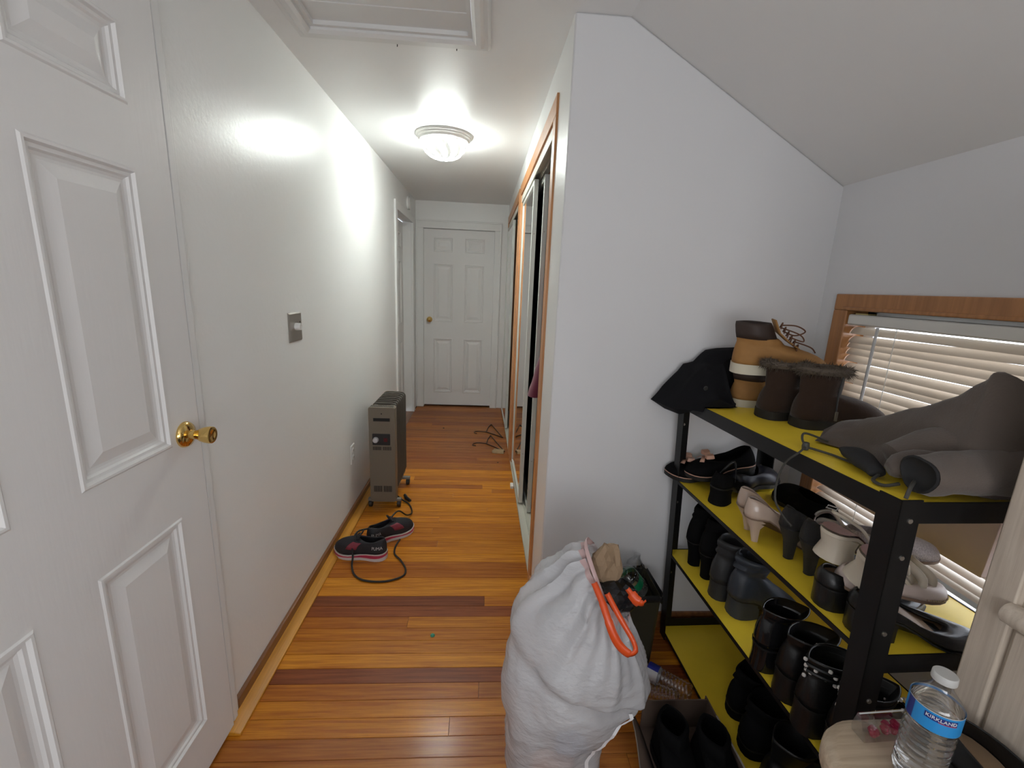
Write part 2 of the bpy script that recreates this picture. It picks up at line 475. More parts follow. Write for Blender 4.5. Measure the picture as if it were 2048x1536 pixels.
# end door
pl = Matrix(((1, 0, 0, DX0), (0, 1, 0, YE + 0.03), (0, 0, 1, 0.006), (0, 0, 0, 1)))
d2 = six_panel_door('door_2', DX1 - DX0, DZ - 0.008, pl, 0.06, 'white six panel door closing the end of the hall')
door_knob(d2, 0.062, 1.02, tulip=False)
cs = MB()
for (x0, x1, z0, z1) in [(-0.798, DX0, 0, DZ), (DX1, DX1 + 0.075, 0, DZ), (-0.798, DX1 + 0.075, DZ, DZ + 0.085)]:
    cs.box((x0, YE - 0.014, z0), (x1, YE + 0.002, z1))
cs.box((-0.799, YE - 0.022, 0), (-0.782, YE, DZ + 0.0719)); cs.box((DX1 + 0.062, YE - 0.022, 0), (DX1 + 0.077, YE, DZ + 0.0719)); cs.box((-0.799, YE - 0.022, DZ + 0.072), (DX1 + 0.077, YE, DZ + 0.087))
cs.box((DX0 - 0.011, YE + 0.003, 0), (DX0 - 0.001, YE + 0.09, DZ + 0.001)); cs.box((DX1 + 0.001, YE + 0.003, 0), (DX1 + 0.011, YE + 0.09, DZ + 0.001)); cs.box((DX0 - 0.011, YE + 0.003, DZ + 0.001), (DX1 + 0.011, YE + 0.09, DZ + 0.011))
struct(cs.build('trim_3', M['trim_white'], bevel=0.003), 'white casing of the end door')
struct(MB().box((DX0, YE + 0.005, -0.012), (DX1, YE + 0.085, 0.001)).build('trim_4', M['base_brown'], smooth=False), 'dark wooden sill under the end door')
struct(MB().box((DX0 - 0.1, YE + 0.09, 0), (DX1 + 0.1, YE + 0.12, 2.2)).build('wall_beyond', M['dark'], smooth=False))

# far left doorway with its recessed door
pl = Matrix(((0, -1, 0, XL - 0.095), (1, 0, 0, D3[0]), (0, 0, 1, 0.004), (0, 0, 0, 1)))
d3 = six_panel_door('door_3', D3[1] - D3[0], 2.03, pl, 0.7, 'white door set back in the far left doorway')
c3 = MB()
for (y0, y1, z0, z1) in [(D3[0] - 0.07, D3[0] + 0.004, 0, 2.036), (D3[1] - 0.004, D3[1] + 0.07, 0, 2.036), (D3[0] - 0.07, D3[1] + 0.07, 2.036, 2.11)]:
    c3.box((XL - 0.01, y0, z0), (XL + 0.016, y1, z1))
struct(c3.build('trim_5', M['trim_white'], bevel=0.003), 'white casing of the far left doorway')

struct(MB().box((XL - 0.099, D3[0] + 0.004, -0.012), (XL + 0.012, D3[1] - 0.004, 0.004)).build('trim_11', M['base_brown'], smooth=False), 'wooden threshold of the far left doorway')
# baseboards and shoe moulding
bb = MB().box((XL - 0.002, 1.248, 0), (XL + 0.014, D3[0] - 0.072, 0.052)).build('baseboard_left', M['base_brown'], bevel=0.004); struct(bb)
sm = MB().prism([(XL + 0.012, 0.0), (XL + 0.060, 0.0), (XL + 0.060, 0.008), (XL + 0.040, 0.014), (XL + 0.012, 0.016)], 1.165, D3[0] - 0.072, 'y').build('trim_6', M['shoe_mold'], bevel=0.002)
struct(sm, 'amber wooden moulding strip along the foot of the left wall')
struct(MB().box((XC, YA - 0.012, 0), (XK, YA + 0.002, 0.075)).build('baseboard_alcove', M['base_brown'], bevel=0.003))
struct(rw(MB().box((-0.012, 0.0, 0), (0.002, 0.25, 0.07)).build('baseboard_right', M['orange_trim'], bevel=0.003)))
struct(MB().box((XK - 0.012, YB, 0), (XK + 0.002, YA, 0.075)).build('baseboard_knee', M['base_brown'], bevel=0.003))


# ------------------------------------------------------------------ closets
def closet(n, c, label):
    a, e = c
    tr = MB()
    tr.box((-0.009, a - 0.072, 0), (0.01, a, CZ)); tr.box((-0.009, e, 0), (0.01, e + 0.072, CZ)); tr.box((-0.0092, a - 0.072, CZ), (0.01, e + 0.072, CZ + 0.075))
    tr.box((0.0, a - 0.002, 0), (0.10, a + 0.012, CZ)); tr.box((0.0, e - 0.012, 0), (0.10, e + 0.002, CZ)); tr.box((0.0, a, CZ - 0.012), (0.10, e, CZ))
    o = rw(tr.build('trim_%d' % n, M['orange_trim'], bevel=0.003)); struct(o, label)
    # tracks
    tk = MB(); tk.box((-0.004, a, 0.0), (0.085, e, 0.006))
    for x in (-0.004, 0.038, 0.080): tk.box((x, a, 0.0), (x + 0.004, e, 0.016))
    tk.box((-0.002, a, CZ - 0.055), (0.004, e, CZ - 0.012)); tk.box((0.0, a, CZ - 0.02), (0.085, e, CZ - 0.012)); tk.box((0.042, a, CZ - 0.045), (0.046, e, CZ - 0.012))
    o = rw(tk.build('trim_%d' % (n + 1), M['cream_metal'], smooth=False)); struct(o, 'cream sliding door track of ' + label.split(' of ')[-1])


closet(7, C1, 'orange stained wooden casing of the near mirrored closet')
closet(9, C2, 'orange stained wooden casing of the far mirrored closet')


def sliding_door(label, x, y0, y1, rz=0.0):
    """x = frame face, spans y0..y1 of the closet wall frame"""
    t = thing('sliding_mirror_door', label, 'sliding door', RWM @ Vector((x, y0, 0.018)), 0.012 + rz, 'mirrored closet doors')
    L = y1 - y0; H = CZ - 0.07; w = 0.028
    for nm, lo, hi in [('stile', (0, 0, 0), (0.026, w, H)), ('stile', (0, L - w, 0), (0.026, L, H)), ('rail', (0, w, 0), (0.026, L - w, w)), ('rail', (0, w, H - w), (0.026, L - w, H))]:
        MB().box(lo, hi).build(nm, M['door_frame'], t, bevel=0.002)
    MB().box((0.006, w, w), (0.012, L - w, H - w)).build('mirror', M['mirror'], t, smooth=False)
    MB().box((0.013, w, w), (0.018, L - w, H - w)).build('backing', M['dark'], t, smooth=False)
    for yy in (0.35, H - 0.3): MB().lathe([(0.0, 0.0), (0.004, 0.0), (0.003, -0.0015), (0, -0.002)], 10, (0.013, 0.0, yy), 'y').build('screw', M['steel'], t)
    return t


M['door_frame'] = mat('door_frame_metal', (0.60, 0.61, 0.57), 0.35, spec=0.5)
sliding_door('front sliding mirror door of the near closet, cream frame', 0.006, 1.075, 1.80)
sliding_door('rear sliding mirror door of the near closet, set behind the front one', 0.050, 0.95, 1.70)
sliding_door('mirror door of the far closet, swung out slightly into the hall', -0.006, 2.66, 3.35, 0.012)

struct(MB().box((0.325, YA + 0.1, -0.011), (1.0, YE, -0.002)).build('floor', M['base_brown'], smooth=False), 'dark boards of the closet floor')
struct(MB().tube([(0.50, YA + 0.09, 1.74), (0.50, 3.56, 1.74)], 0.016, 12).build('trim_12', M['steel'], angle=60), 'hanging rod inside the near closet')
# ------------------------------------------------------------------ window
wt = MB()
cw = 0.055
for (y0, y1, z0, z1) in [(WY1, WY1 + cw, WZ0, WZ1), (WY0 - cw, WY0, WZ0, WZ1), (WY0 - cw, WY1 + cw, WZ1, WZ1 + cw), (WY0 - cw, WY1 + cw, WZ0 - 0.06, WZ0)]:
    wt.box((XK - 0.018, y0, z0), (XK + 0.004, y1, z1))
for (y0, y1, z0, z1) in [(WY1 - 0.012, WY1 + 0.012, WZ0, WZ1), (WY0 - 0.012, WY0 + 0.012, WZ0, WZ1), (WY0 - 0.012, WY1 + 0.012, WZ1, WZ1 + 0.012), (WY0 - 0.012, WY1 + 0.012, WZ0 - 0.012, WZ0)]:
    wt.box((XK - 0.024, y0, z0), (XK + 0.10, y1, z1))
win = struct(empty('window_1'), 'window in the knee wall with orange stained wooden trim')
wt.build('window_frame', M['win_trim'], win, bevel=0.003)
ws = MB()
for (y0, y1, z0, z1) in [(WY0, WY0 + 0.05, WZ0, WZ1), (WY1 - 0.05, WY1, WZ0, WZ1), (WY0, WY1, WZ0, WZ0 + 0.05), (WY0, WY1, WZ1 - 0.05, WZ1), (WY0, WY1, 1.0, 1.04)]:
    ws.box((XK + 0.055, y0, z0), (XK + 0.085, y1, z1))
ws.build('sash', M['trim_white'], win, bevel=0.003)
MB().box((XK + 0.068, WY0 + 0.04, WZ0 + 0.04), (XK + 0.071, WY1 - 0.04, WZ1 - 0.04)).build('pane', M['glass'], win, smooth=False)

# ================================================================== FIXTURES
# ceiling light: stepped white ring, ribbed glass bowl
def lamp_glass():
    m, nt, p = new_mat('lamp_bowl_lit')
    p.inputs['Base Color'].default_value = (0.85, 0.88, 0.84, 1); p.inputs['Roughness'].default_value = 0.25
    p.inputs['Emission Color'].default_value = (0.93, 1.0, 0.95, 1)
    # the flutes of the glass: dimmer, thicker ribs that spiral to the finial
    tc = nt.nodes.new('ShaderNodeTexCoord'); sp = nt.nodes.new('ShaderNodeSeparateXYZ'); nt.links.new(tc.outputs['Object'], sp.inputs[0])
    at = nt.nodes.new('ShaderNodeMath'); at.operation = 'ARCTAN2'; nt.links.new(sp.outputs['Y'], at.inputs[0]); nt.links.new(sp.outputs['X'], at.inputs[1])
    mz = nt.nodes.new('ShaderNodeMath'); mz.operation = 'MULTIPLY_ADD'; mz.inputs[1].default_value = 7.0; nt.links.new(sp.outputs['Z'], mz.inputs[0]); nt.links.new(at.outputs[0], mz.inputs[2])
    ml = nt.nodes.new('ShaderNodeMath'); ml.operation = 'MULTIPLY'; ml.inputs[1].default_value = 9.0; nt.links.new(mz.outputs[0], ml.inputs[0])
    sn = nt.nodes.new('ShaderNodeMath'); sn.operation = 'SINE'; nt.links.new(ml.outputs[0], sn.inputs[0])
    mr = nt.nodes.new('ShaderNodeMapRange'); mr.inputs['From Min'].default_value = 0.30; mr.inputs['From Max'].default_value = 0.50
    mr.inputs['To Min'].default_value = LAMP_EMIT; mr.inputs['To Max'].default_value = 0.30
    nt.links.new(sn.outputs[0], mr.inputs['Value']); nt.links.new(mr.outputs[0], p.inputs['Emission Strength'])
    return m


cl = thing('ceiling_light', 'round flush ceiling light with glowing ribbed glass bowl on the hall ceiling', 'ceiling light', (-0.285, 2.92, ZC))
MB().lathe([(0.0, 0.0), (0.170, 0.0), (0.172, -0.006), (0.168, -0.012), (0.160, -0.014), (0.158, -0.022), (0.150, -0.026), (0.146, -0.036), (0.138, -0.040), (0.0, -0.040)], 48, (0, 0, 0)).build('base', mat('lamp_base', (0.62, 0.61, 0.58), 0.4), cl, angle=30)
gb = MB(); rings = []
for k in range(11):
    a = k / 10 * PI / 2; r0 = 0.134 * math.cos(a) ** 0.8 if k < 10 else 0.004; z0 = -0.036 - 0.098 * math.sin(a)
    ring = []
    for j in range(96):
        th = 2 * PI * j / 96
        ring.append((r0 * (1 + 0.018 * math.cos(24 * th + k * 0.35)) * math.cos(th), r0 * (1 + 0.018 * math.cos(24 * th + k * 0.35)) * math.sin(th), z0))
    rings.append(ring)
gb.loft(rings, False, True)
gb.build('glass_bowl', lamp_glass(), cl, angle=80)
MB().lathe([(0.0, -0.132), (0.007, -0.134), (0.008, -0.139), (0.004, -0.144), (0, -0.145)], 14).build('finial', M['white_plastic'], cl)

# dimmer switch, outlet, wall chime
sw = thing('dimmer_switch', 'steel plate dimmer switch with white knob on the left wall', 'dimmer switch', (XL, 1.895, 1.228))
MB().loft([[(0.0, -a, -c), (0.0, a, -c), (0.0, a, c), (0.0, -a, c)] if k == 0 else [(h, -a, -c), (h, a, -c), (h, a, c), (h, -a, c)] for k, (a, c, h) in enumerate([(0.062, 0.0605, 0), (0.062, 0.0605, 0.002), (0.056, 0.0545, 0.0065)])], False, True).build('plate', M['steel'], sw, smooth=False)
MB().lathe([(0.0, 0.006), (0.015, 0.006), (0.0155, 0.012), (0.014, 0.028), (0.012, 0.0285), (0.011, 0.026), (0, 0.026)], 24, (0, -0.004, 0.002), 'x').build('knob', M['white_plastic'], sw)
MB().lathe([(0.0, 0.0055), (0.004, 0.0055), (0.003, 0.008), (0, 0.008)], 10, (0, 0.040, 0.018), 'x').build('screw', M['black_plastic'], sw)
ou = thing('wall_outlet', 'white wall outlet low on the left wall beside the radiator', 'outlet', (XL, 2.60, 0.385))
MB().loft([[(h, -a, -c), (h, a, -c), (h, a, c), (h, -a, c)] for (a, c, h) in [(0.036, 0.058, 0), (0.036, 0.058, 0.003), (0.032, 0.054, 0.006)]], False, True).build('plate', M['white_plastic'], ou, smooth=False)
for zz in (-0.022, 0.022):
    f = MB().lathe([(0.0, 0.0062), (0.0165, 0.0062), (0.0165, 0.009), (0, 0.009)], 20, (0, 0, zz), 'x').build('socket', M['white_plastic'], ou)
    MB().box((0.009, -0.007, zz - 0.004), (0.0094, -0.005, zz + 0.005)).build('slot', M['black_plastic'], f)
    MB().box((0.009, 0.005, zz - 0.004), (0.0094, 0.007, zz + 0.005)).build('slot', M['black_plastic'], f)
ch = thing('smoke_alarm', 'small oval white alarm high on the left wall above the far doorway', 'alarm', (XL, 4.62, 2.185))
MB().lathe([(0, 0), (0.062, 0.0), (0.062, 0.014), (0.056, 0.024), (0.030, 0.032), (0, 0.034)], 28, (0, 0, 0), 'x').build('body', M['white_plastic'], ch)
MB().lathe([(0.058, 0.016), (0.0605, 0.016), (0.0605, 0.019), (0.058, 0.019)], 28, (0, 0, 0), 'x').build('vent_ring', mat('vent_grey', (0.25, 0.25, 0.24), 0.6), ch)

# window blind
M['slat'] = mat('blind_slat', (0.48, 0.42, 0.35), 0.4, spec=0.4)
_nt = M['slat'].node_tree; _p = _nt.nodes['Principled BSDF']; _tr = _nt.nodes.new('ShaderNodeBsdfTranslucent'); _tr.inputs['Color'].default_value = (0.82, 0.66, 0.48, 1)
_mx = _nt.nodes.new('ShaderNodeMixShader'); _mx.inputs[0].default_value = 0.07
_nt.links.new(_p.outputs[0], _mx.inputs[1]); _nt.links.new(_tr.outputs[0], _mx.inputs[2]); _nt.links.new(_mx.outputs[0], _nt.nodes['Material Output'].inputs[0])
M['blind_white'] = mat('blind_white', (0.74, 0.73, 0.69), 0.4)
bl = thing('window_blind', 'white horizontal slat blind hanging in the knee wall window', 'blind', (XK + 0.012, 0, 0))
BY0, BY1 = WY0 + 0.014, WY1 - 0.014
MB().box((-0.030, BY0 - 0.0, 1.352), (0.022, BY1 + 0.0, 1.388)).build('headrail', M['blind_white'], bl, bevel=0.006)
sl = MB()
ang = math.radians(52)
prof = []
for k in range(7):
    u = (k / 6 - 0.5) * 0.030; c = 0.0035 * (1 - (2 * k / 6 - 1) ** 2)
    # local slat frame: u from room edge (neg, low) to outer edge (pos, high)
    prof.append((u * math.cos(ang) - c * math.sin(ang), u * math.sin(ang) + c * math.cos(ang)))
sl.loft([[(px, BY0, pz) for px, pz in prof], [(px, BY1, pz) for px, pz in prof]], closed=False)
s0 = sl.build('slat', M['slat'], bl, angle=80)
z = 1.336; n = 0
rnd = random.Random(3)
while z > WZ0 + 0.05:
    o = s0 if n == 0 else s0.copy()
    if n:
        COL.objects.link(o); o.parent = bl
    o.location = (0, 0, z); o.rotation_euler = (rnd.uniform(-0.003, 0.003), 0, 0)
    if n == 1: o.rotation_euler = (-0.02, 0, 0); o.location.z += 0.02
    if n >= 17: o.rotation_euler.y = math.radians(16 + 2.0 * (n - 17))
    if n == 22: o.rotation_euler = (0, math.radians(44), 0)
    z -= 0.0245; n += 1
MB().box((-0.014, BY0, WZ0 + 0.012), (0.014, BY1, WZ0 + 0.028)).build('bottom_rail', M['blind_white'], bl, bevel=0.004)
wd = MB().tube([(-0.036, 1.330, 1.352), (-0.040, 1.328, 1.30), (-0.042, 1.330, 0.95)], 0.0045, 6).build('wand', mat('clear_wand', (0.55, 0.56, 0.56), 0.2, spec=0.6), bl)
for yy in (1.283, 0.80):
    MB().tube([(-0.0175, yy, 1.352), (-0.0175, yy, WZ0 + 0.03)], 0.0012, 5).build('ladder_cord', M['blind_white'], bl)
MB().box((-0.020, 1.395, 1.388), (0.010, 1.445, 1.392)).build('bracket', mat('bracket_yellow', (0.55, 0.45, 0.18), 0.4), bl)

# ================================================================== HALL OBJECTS
M['heater'] = mat('heater_paint', (0.175, 0.150, 0.115), 0.38, spec=0.45)
M['heater_dark'] = mat('heater_fin', (0.105, 0.092, 0.075), 0.4)
M['slot'] = mat('slot_black', (0.008, 0.008, 0.008), 0.7)
he = thing('oil_heater', 'brown metal oil radiator heater on castors beside the left wall', 'heater', (-0.622, 2.617, 0), 0.0)
hw = 0.080
hb = MB(); rings = []
def rrect(w, h0, h1, r, n=5):
    pts = []
    for cx, cz, a0 in [(w - r, h1 - r, 0), (-w + r, h1 - r, 90), (-w + r, h0 + r, 180), (w - r, h0 + r, 270)]:
        for k in range(n + 1):
            a = math.radians(a0 + 90 * k / n); pts.append((cx + r * math.cos(a), cz + r * math.sin(a)))
    return pts
pp = rrect(hw, 0.055, 0.680, 0.012)
for yv, s in [(0.0, 0.985), (0.004, 1.0), (0.058, 1.0)]:
    rings.append([(x * s, yv, (zz - 0.37) * (1 if s == 1 else 0.997) + 0.37) for x, zz in pp])
hb.loft(rings); hb.build('control_housing', M['heater'], he, angle=35)
for k in range(8):
    yv = 0.085 + k * 0.043
    q = rrect(hw * 0.98, 0.10, 0.690, 0.035, 6)
    f = MB().loft([[(x, yv - 0.004, zz) for x, zz in q], [(x * 1.0, yv + 0.004, zz) for x, zz in q]]); 
    q2 = rrect(0.018, 0.085, 0.69, 0.012); 
    f.loft([[(x + sx_, yv - 0.017, zz * 0.98) for x, zz in q2] for sx_ in (-0.05,)] + [[(x - 0.05, yv + 0.017, zz * 0.98) for x, zz in q2]])
    f.loft([[(x + 0.05, yv - 0.017, zz * 0.98) for x, zz in q2], [(x + 0.05, yv + 0.017, zz * 0.98) for x, zz in q2]])
    f.build('fin', M['heater_dark'] , he, bevel=0.003)
MB().box((-0.05, -0.0012, 0.592), (0.05, 0.004, 0.612)).build('handle_slot', M['slot'], he, smooth=False)
MB().lathe([(0, -0.001), (0.004, -0.001), (0.004, 0.003), (0, 0.003)], 10, (0.0, 0, 0.640), 'y').build('screw', M['slot'], he)
cp = MB().box((-0.058, -0.004, 0.438), (0.050, 0.004, 0.512)).build('control_panel', mat('panel_black', (0.018, 0.018, 0.02), 0.4), he, bevel=0.003)
k1 = MB().lathe([(0, -0.022), (0.014, -0.022), (0.017, -0.018), (0.018, -0.004), (0, -0.004)], 24, (-0.036, 0, 0.474), 'y').build('knob', mat('knob_silver', (0.62, 0.62, 0.64), 0.3, metal=0.3), cp)
MB().box((0.012, -0.008, 0.462), (0.034, -0.003, 0.486)).build('switch', mat('switch_red', (0.10, 0.008, 0.012), 0.3), cp, bevel=0.002)
vs = MB()
for z0, z1 in ((0.405, 0.428), (0.125, 0.165)):
    for g in (-0.055, 0.006):
        for k in range(7):
            x = g + k * 0.0075; vs.box((x, -0.0012, z0), (x + 0.004, 0.002, z1))
vo = vs.build('vent_slots', M['slot'], he, smooth=False); vo['kind'] = 'stuff'
vt = MB()
for k in range(14):
    x = -0.068 + k * 0.0100; vt.box((x, 0.012, 0.679), (x + 0.005, 0.048, 0.6812))
vo = vt.build('top_vents', M['slot'], he, smooth=False); vo['kind'] = 'stuff'
for yv in (0.045, 0.375):
    br = MB().box((-0.105, yv - 0.014, 0.044), (0.105, yv + 0.014, 0.060)).build('castor_bracket', mat('bracket_grey', (0.20, 0.19, 0.17), 0.4) if yv < 0.1 else bpy.data.materials['bracket_grey'], he, bevel=0.002)
    for xv in (-0.090, 0.090):
        MB().lathe([(0, -0.012), (0.019, -0.012), (0.023, -0.008), (0.023, 0.008), (0.019, 0.012), (0, 0.012)], 18, (xv, yv, 0.023), 'x').build('castor_wheel', M['black_plastic'], br)
C0 = Vector((-0.622, 2.617, 0))
cpts = [(-0.555, 2.70, 0.06), (-0.525, 2.72, 0.02), (-0.47, 2.68, 0.0055), (-0.435, 2.575, 0.006), (-0.455, 2.50, 0.03), (-0.49, 2.42, 0.100), (-0.53, 2.34, 0.09), (-0.60, 2.26, 0.086), (-0.66, 2.19, 0.102), (-0.665, 2.11, 0.085), (-0.650, 2.055, 0.04),
        (-0.645, 2.02, 0.008), (-0.612, 1.955, 0.0055), (-0.555, 1.915, 0.0055), (-0.457, 1.908, 0.0055), (-0.380, 1.945, 0.0055), (-0.372, 2.0, 0.0055), (-0.41, 2.075, 0.0055), (-0.452, 2.13, 0.0055), (-0.463, 2.20, 0.0055), (-0.452, 2.27, 0.0055)]
co = MB().tube([Vector(p) - C0 for p in crv(cpts, 8)], 0.0050, 7).build('power_cord', M['black_plastic'], he)
MB().tube([Vector(p) - C0 for p in [(-0.470, 2.72, 0.012), (-0.502, 2.76, 0.012), (-0.52, 2.80, 0.012)]], [0.009, 0.012, 0.010], 8).build('plug', M['black_plastic'], co)


# ---------------------------------------------------------------- shoe kit
WT = {'round': [(0, 0), (.012, .42), (.05, .78), (.12, .98), (.22, 1.0), (.42, .86), (.6, 1.12), (.70, 1.22), (.82, 1.12), (.91, .86), (.965, .52), (.99, .25), (1, 0)],
      'point': [(0, 0), (.012, .42), (.05, .78), (.12, .98), (.22, 1.0), (.42, .82), (.6, 1.05), (.68, 1.12), (.80, .84), (.90, .46), (.96, .22), (.99, .10), (1, 0)],
      'almond': [(0, 0), (.012, .42), (.05, .78), (.12, .98), (.22, 1.0), (.42, .84), (.6, 1.08), (.69, 1.17), (.81, .98), (.90, .66), (.96, .36), (.99, .17), (1, 0)]}


class Shoe:
    """Shoe in its own frame: heel back at x=0 toe at x=L, z=0 the ground."""
    def __init__(s, root, L=0.245, W=0.064, toe='round', hh=0.0, th=0.006, n=15, spring=0.006, ball=0.68, plat=0.0):
        s.root, s.L, s.W, s.toe, s.hh, s.th, s.n, s.spring, s.ball, s.plat = root, L, W, WT[toe], hh, th, n, spring, ball, plat
        ts = [(1 - math.cos(PI * k / n)) / 2 for k in range(n + 1)]
        s.ring = [(t, 1) for t in ts] + [(t, -1) for t in reversed(ts[1:-1])]

    def zs(s, t):
        return s.plat + s.th + s.hh * (1 - sstep(0.20, s.ball, t)) + s.spring * max(0, (t - 0.76) / 0.24) ** 2

    def O(s, t, sd, k=1.0):
        w = ci(s.toe, t) * s.W / 2 * k
        bend = 0.006 * math.sin(PI * t) * 1.0
        return Vector((t * s.L * (1) + (1 - k) * s.L * (0.5 - t) * 0.25, sd * max(w, 0) + bend, 0))

    def loop(s, k, dz): return [s.O(t, sd, k) + Vector((0, 0, s.zs(t) + dz)) for t, sd in s.ring]

    def sole(s, m, k=1.03, name='sole', flat=False, thick=None):
        th = s.th if thick is None else thick
        top = s.loop(k, 0.0005)
        bot = [Vector((p.x, p.y, (s.plat * 0 + (s.spring * max(0, (p.x / s.L - 0.76) / 0.24) ** 2)) if flat else p.z - th - s.plat)) for p in top]
        return MB().loft([bot, top]).build(name, m, s.root, angle=50)

    def insole(s, m, k=0.90, dz=0.005):
        lp = s.loop(k, dz); nv = len(lp); mb = MB(); nn = s.n
        # strips between left and right sides
        for i in range(nn):
            a = lp[i]; b2 = lp[i + 1]; c = lp[(nv - i - 1) % nv] if i + 1 < nn else lp[nn]; d = lp[(nv - i) % nv] if i > 0 else lp[0]
            mb.add([a, b2, c, d], [(0, 1, 2, 3)])
        return mb.build('insole', m, s.root)

    def upper(s, m, xa, xb, wo, hb, hs, ht, toe_h=0.045, nb=6, bulge=1.06, thick=0.0025, shaft=None, name='upper'):
        """opening from xa to xb (fraction of L), half width factor wo, heights above sole at back / side / throat; shaft = list of (z, xa, xb, halfwidth)"""
        loops = []
        hp = [(0, hb), (0.12, hb * 0.97), (0.45, hs), (0.85, (hs + ht) / 2), (1.0, ht)]
        def T(t, sd):
            tx = xa + (xb - xa) * t
            a = t
            w = math.sin(PI * min(max(a, 0.0), 1.0)) ** 0.6 * s.W / 2 * wo if not shaft else math.sin(PI * a) ** 0.8 * s.W / 2 * wo
            bend = 0.006 * math.sin(PI * tx)
            return Vector((tx * s.L, sd * w + bend, s.zs(tx) + ci(hp, t)))
        for k in range(nb + 1):
            a = k / nb; lp = []
            for t, sd in s.ring:
                o = s.O(t, sd, 1.0); o.z = s.zs(t)
                q = T(t, sd)
                c = s.O(t, sd, bulge)
                th = ci([(0, hb * 0.55), (0.3, hs * 0.75), (0.65, max(toe_h, ht * 0.7)), (0.9, toe_h), (1, toe_h * 0.9)], t)
                c = c.lerp(q, 0.10); c.z = s.zs(t) + th
                lp.append(o * (1 - a) ** 2 + c * 2 * a * (1 - a) + q * a * a)
            loops.append(lp)
        if shaft:
            for z, xA, xB, hw in shaft:
                loops.append([Vector(((xA + (xB - xA) * t) * s.L, sd * math.sin(PI * t) ** 0.75 * hw, z)) for t, sd in s.ring])
        s.loops = loops
        return MB().loft(loops, False, False).build(name, m, s.root, angle=70, solid=thick, off=-1.0)

    def heel(s, m, te=0.24, mid=(0.8, 0.8, 0.0), bot=(0.7, 0.7, 0.0), k=1.0, top_k=1.0, name='heel'):
        """block or stiletto heel from the rear of the sole (t < te) to the ground"""
        ts = [te * (1 - math.cos(PI * i / 8)) / 2 for i in range(9)]
        ring = [(t, 1) for t in ts] + [(t, -1) for t in reversed(ts[1:])]
        top = [s.O(t, sd, k) + Vector((0, 0, s.zs(t) - s.th)) for t, sd in ring]
        c = sum(top, Vector()) / len(top)
        zt = s.zs(te * 0.5) - s.th
        def R(kk, z): return [Vector((c.x + (p.x - c.x) * kk[0] + kk[2], c.y + (p.y - c.y) * kk[1], z)) for p in top]
        rings = [R(bot, 0.0), R(bot, 0.004), R(mid, zt * 0.55), [p.copy() for p in top]]
        return MB().loft(rings).build(name, m, s.root, angle=50)

    def wedge(s, m, te=0.62, inset=0.95, name='heel'):
        ts = [te * (1 - math.cos(PI * i / 12)) / 2 for i in range(13)]
        ring = [(t, 1) for t in ts] + [(t, -1) for t in reversed(ts[1:])]
        top = [s.O(t, sd, 1.0) + Vector((0, 0, s.zs(t) - s.th)) for t, sd in ring]
        bot = [Vector((p.x * 0.98 + 0.004, p.y * inset, 0)) for p in top]
        return MB().loft([bot, top]).build(name, m, s.root, angle=50)

    def band(s, path, w, m, name='strap', thick=0.0025):
        """flat strap along 3D path (list of Vector), width along local up"""
        P = crv(path, 6); mb = MB(); L = []; 
        for i, p in enumerate(P):
            t = (P[min(i + 1, len(P) - 1)] - P[max(i - 1, 0)]).normalized()
            side = t.cross(Vector((0, 0, 1))); 
            up = side.cross(t) if side.length > 0.15 else Vector((1, 0, 0))
            up.normalize()
            L.append([p - up * w / 2, p + up * w / 2])
        mb.loft(L, closed=False)
        return mb.build(name, m, s.root, solid=thick, off=0)


M['blk_leather'] = mat('black_leather', (0.007, 0.007, 0.0075), 0.32, spec=0.5, bump=0.08, bscale=150)
M['blk_suede'] = mat('black_suede', (0.0045, 0.0045, 0.005), 0.85, spec=0.12)
M['blk_sole'] = mat('black_sole', (0.007, 0.007, 0.007), 0.55)
M['dark_in'] = mat('dark_lining', (0.006, 0.006, 0.007), 0.9, spec=0.1)
M['blk_patent'] = mat('black_patent', (0.008, 0.008, 0.009), 0.12, spec=0.6)

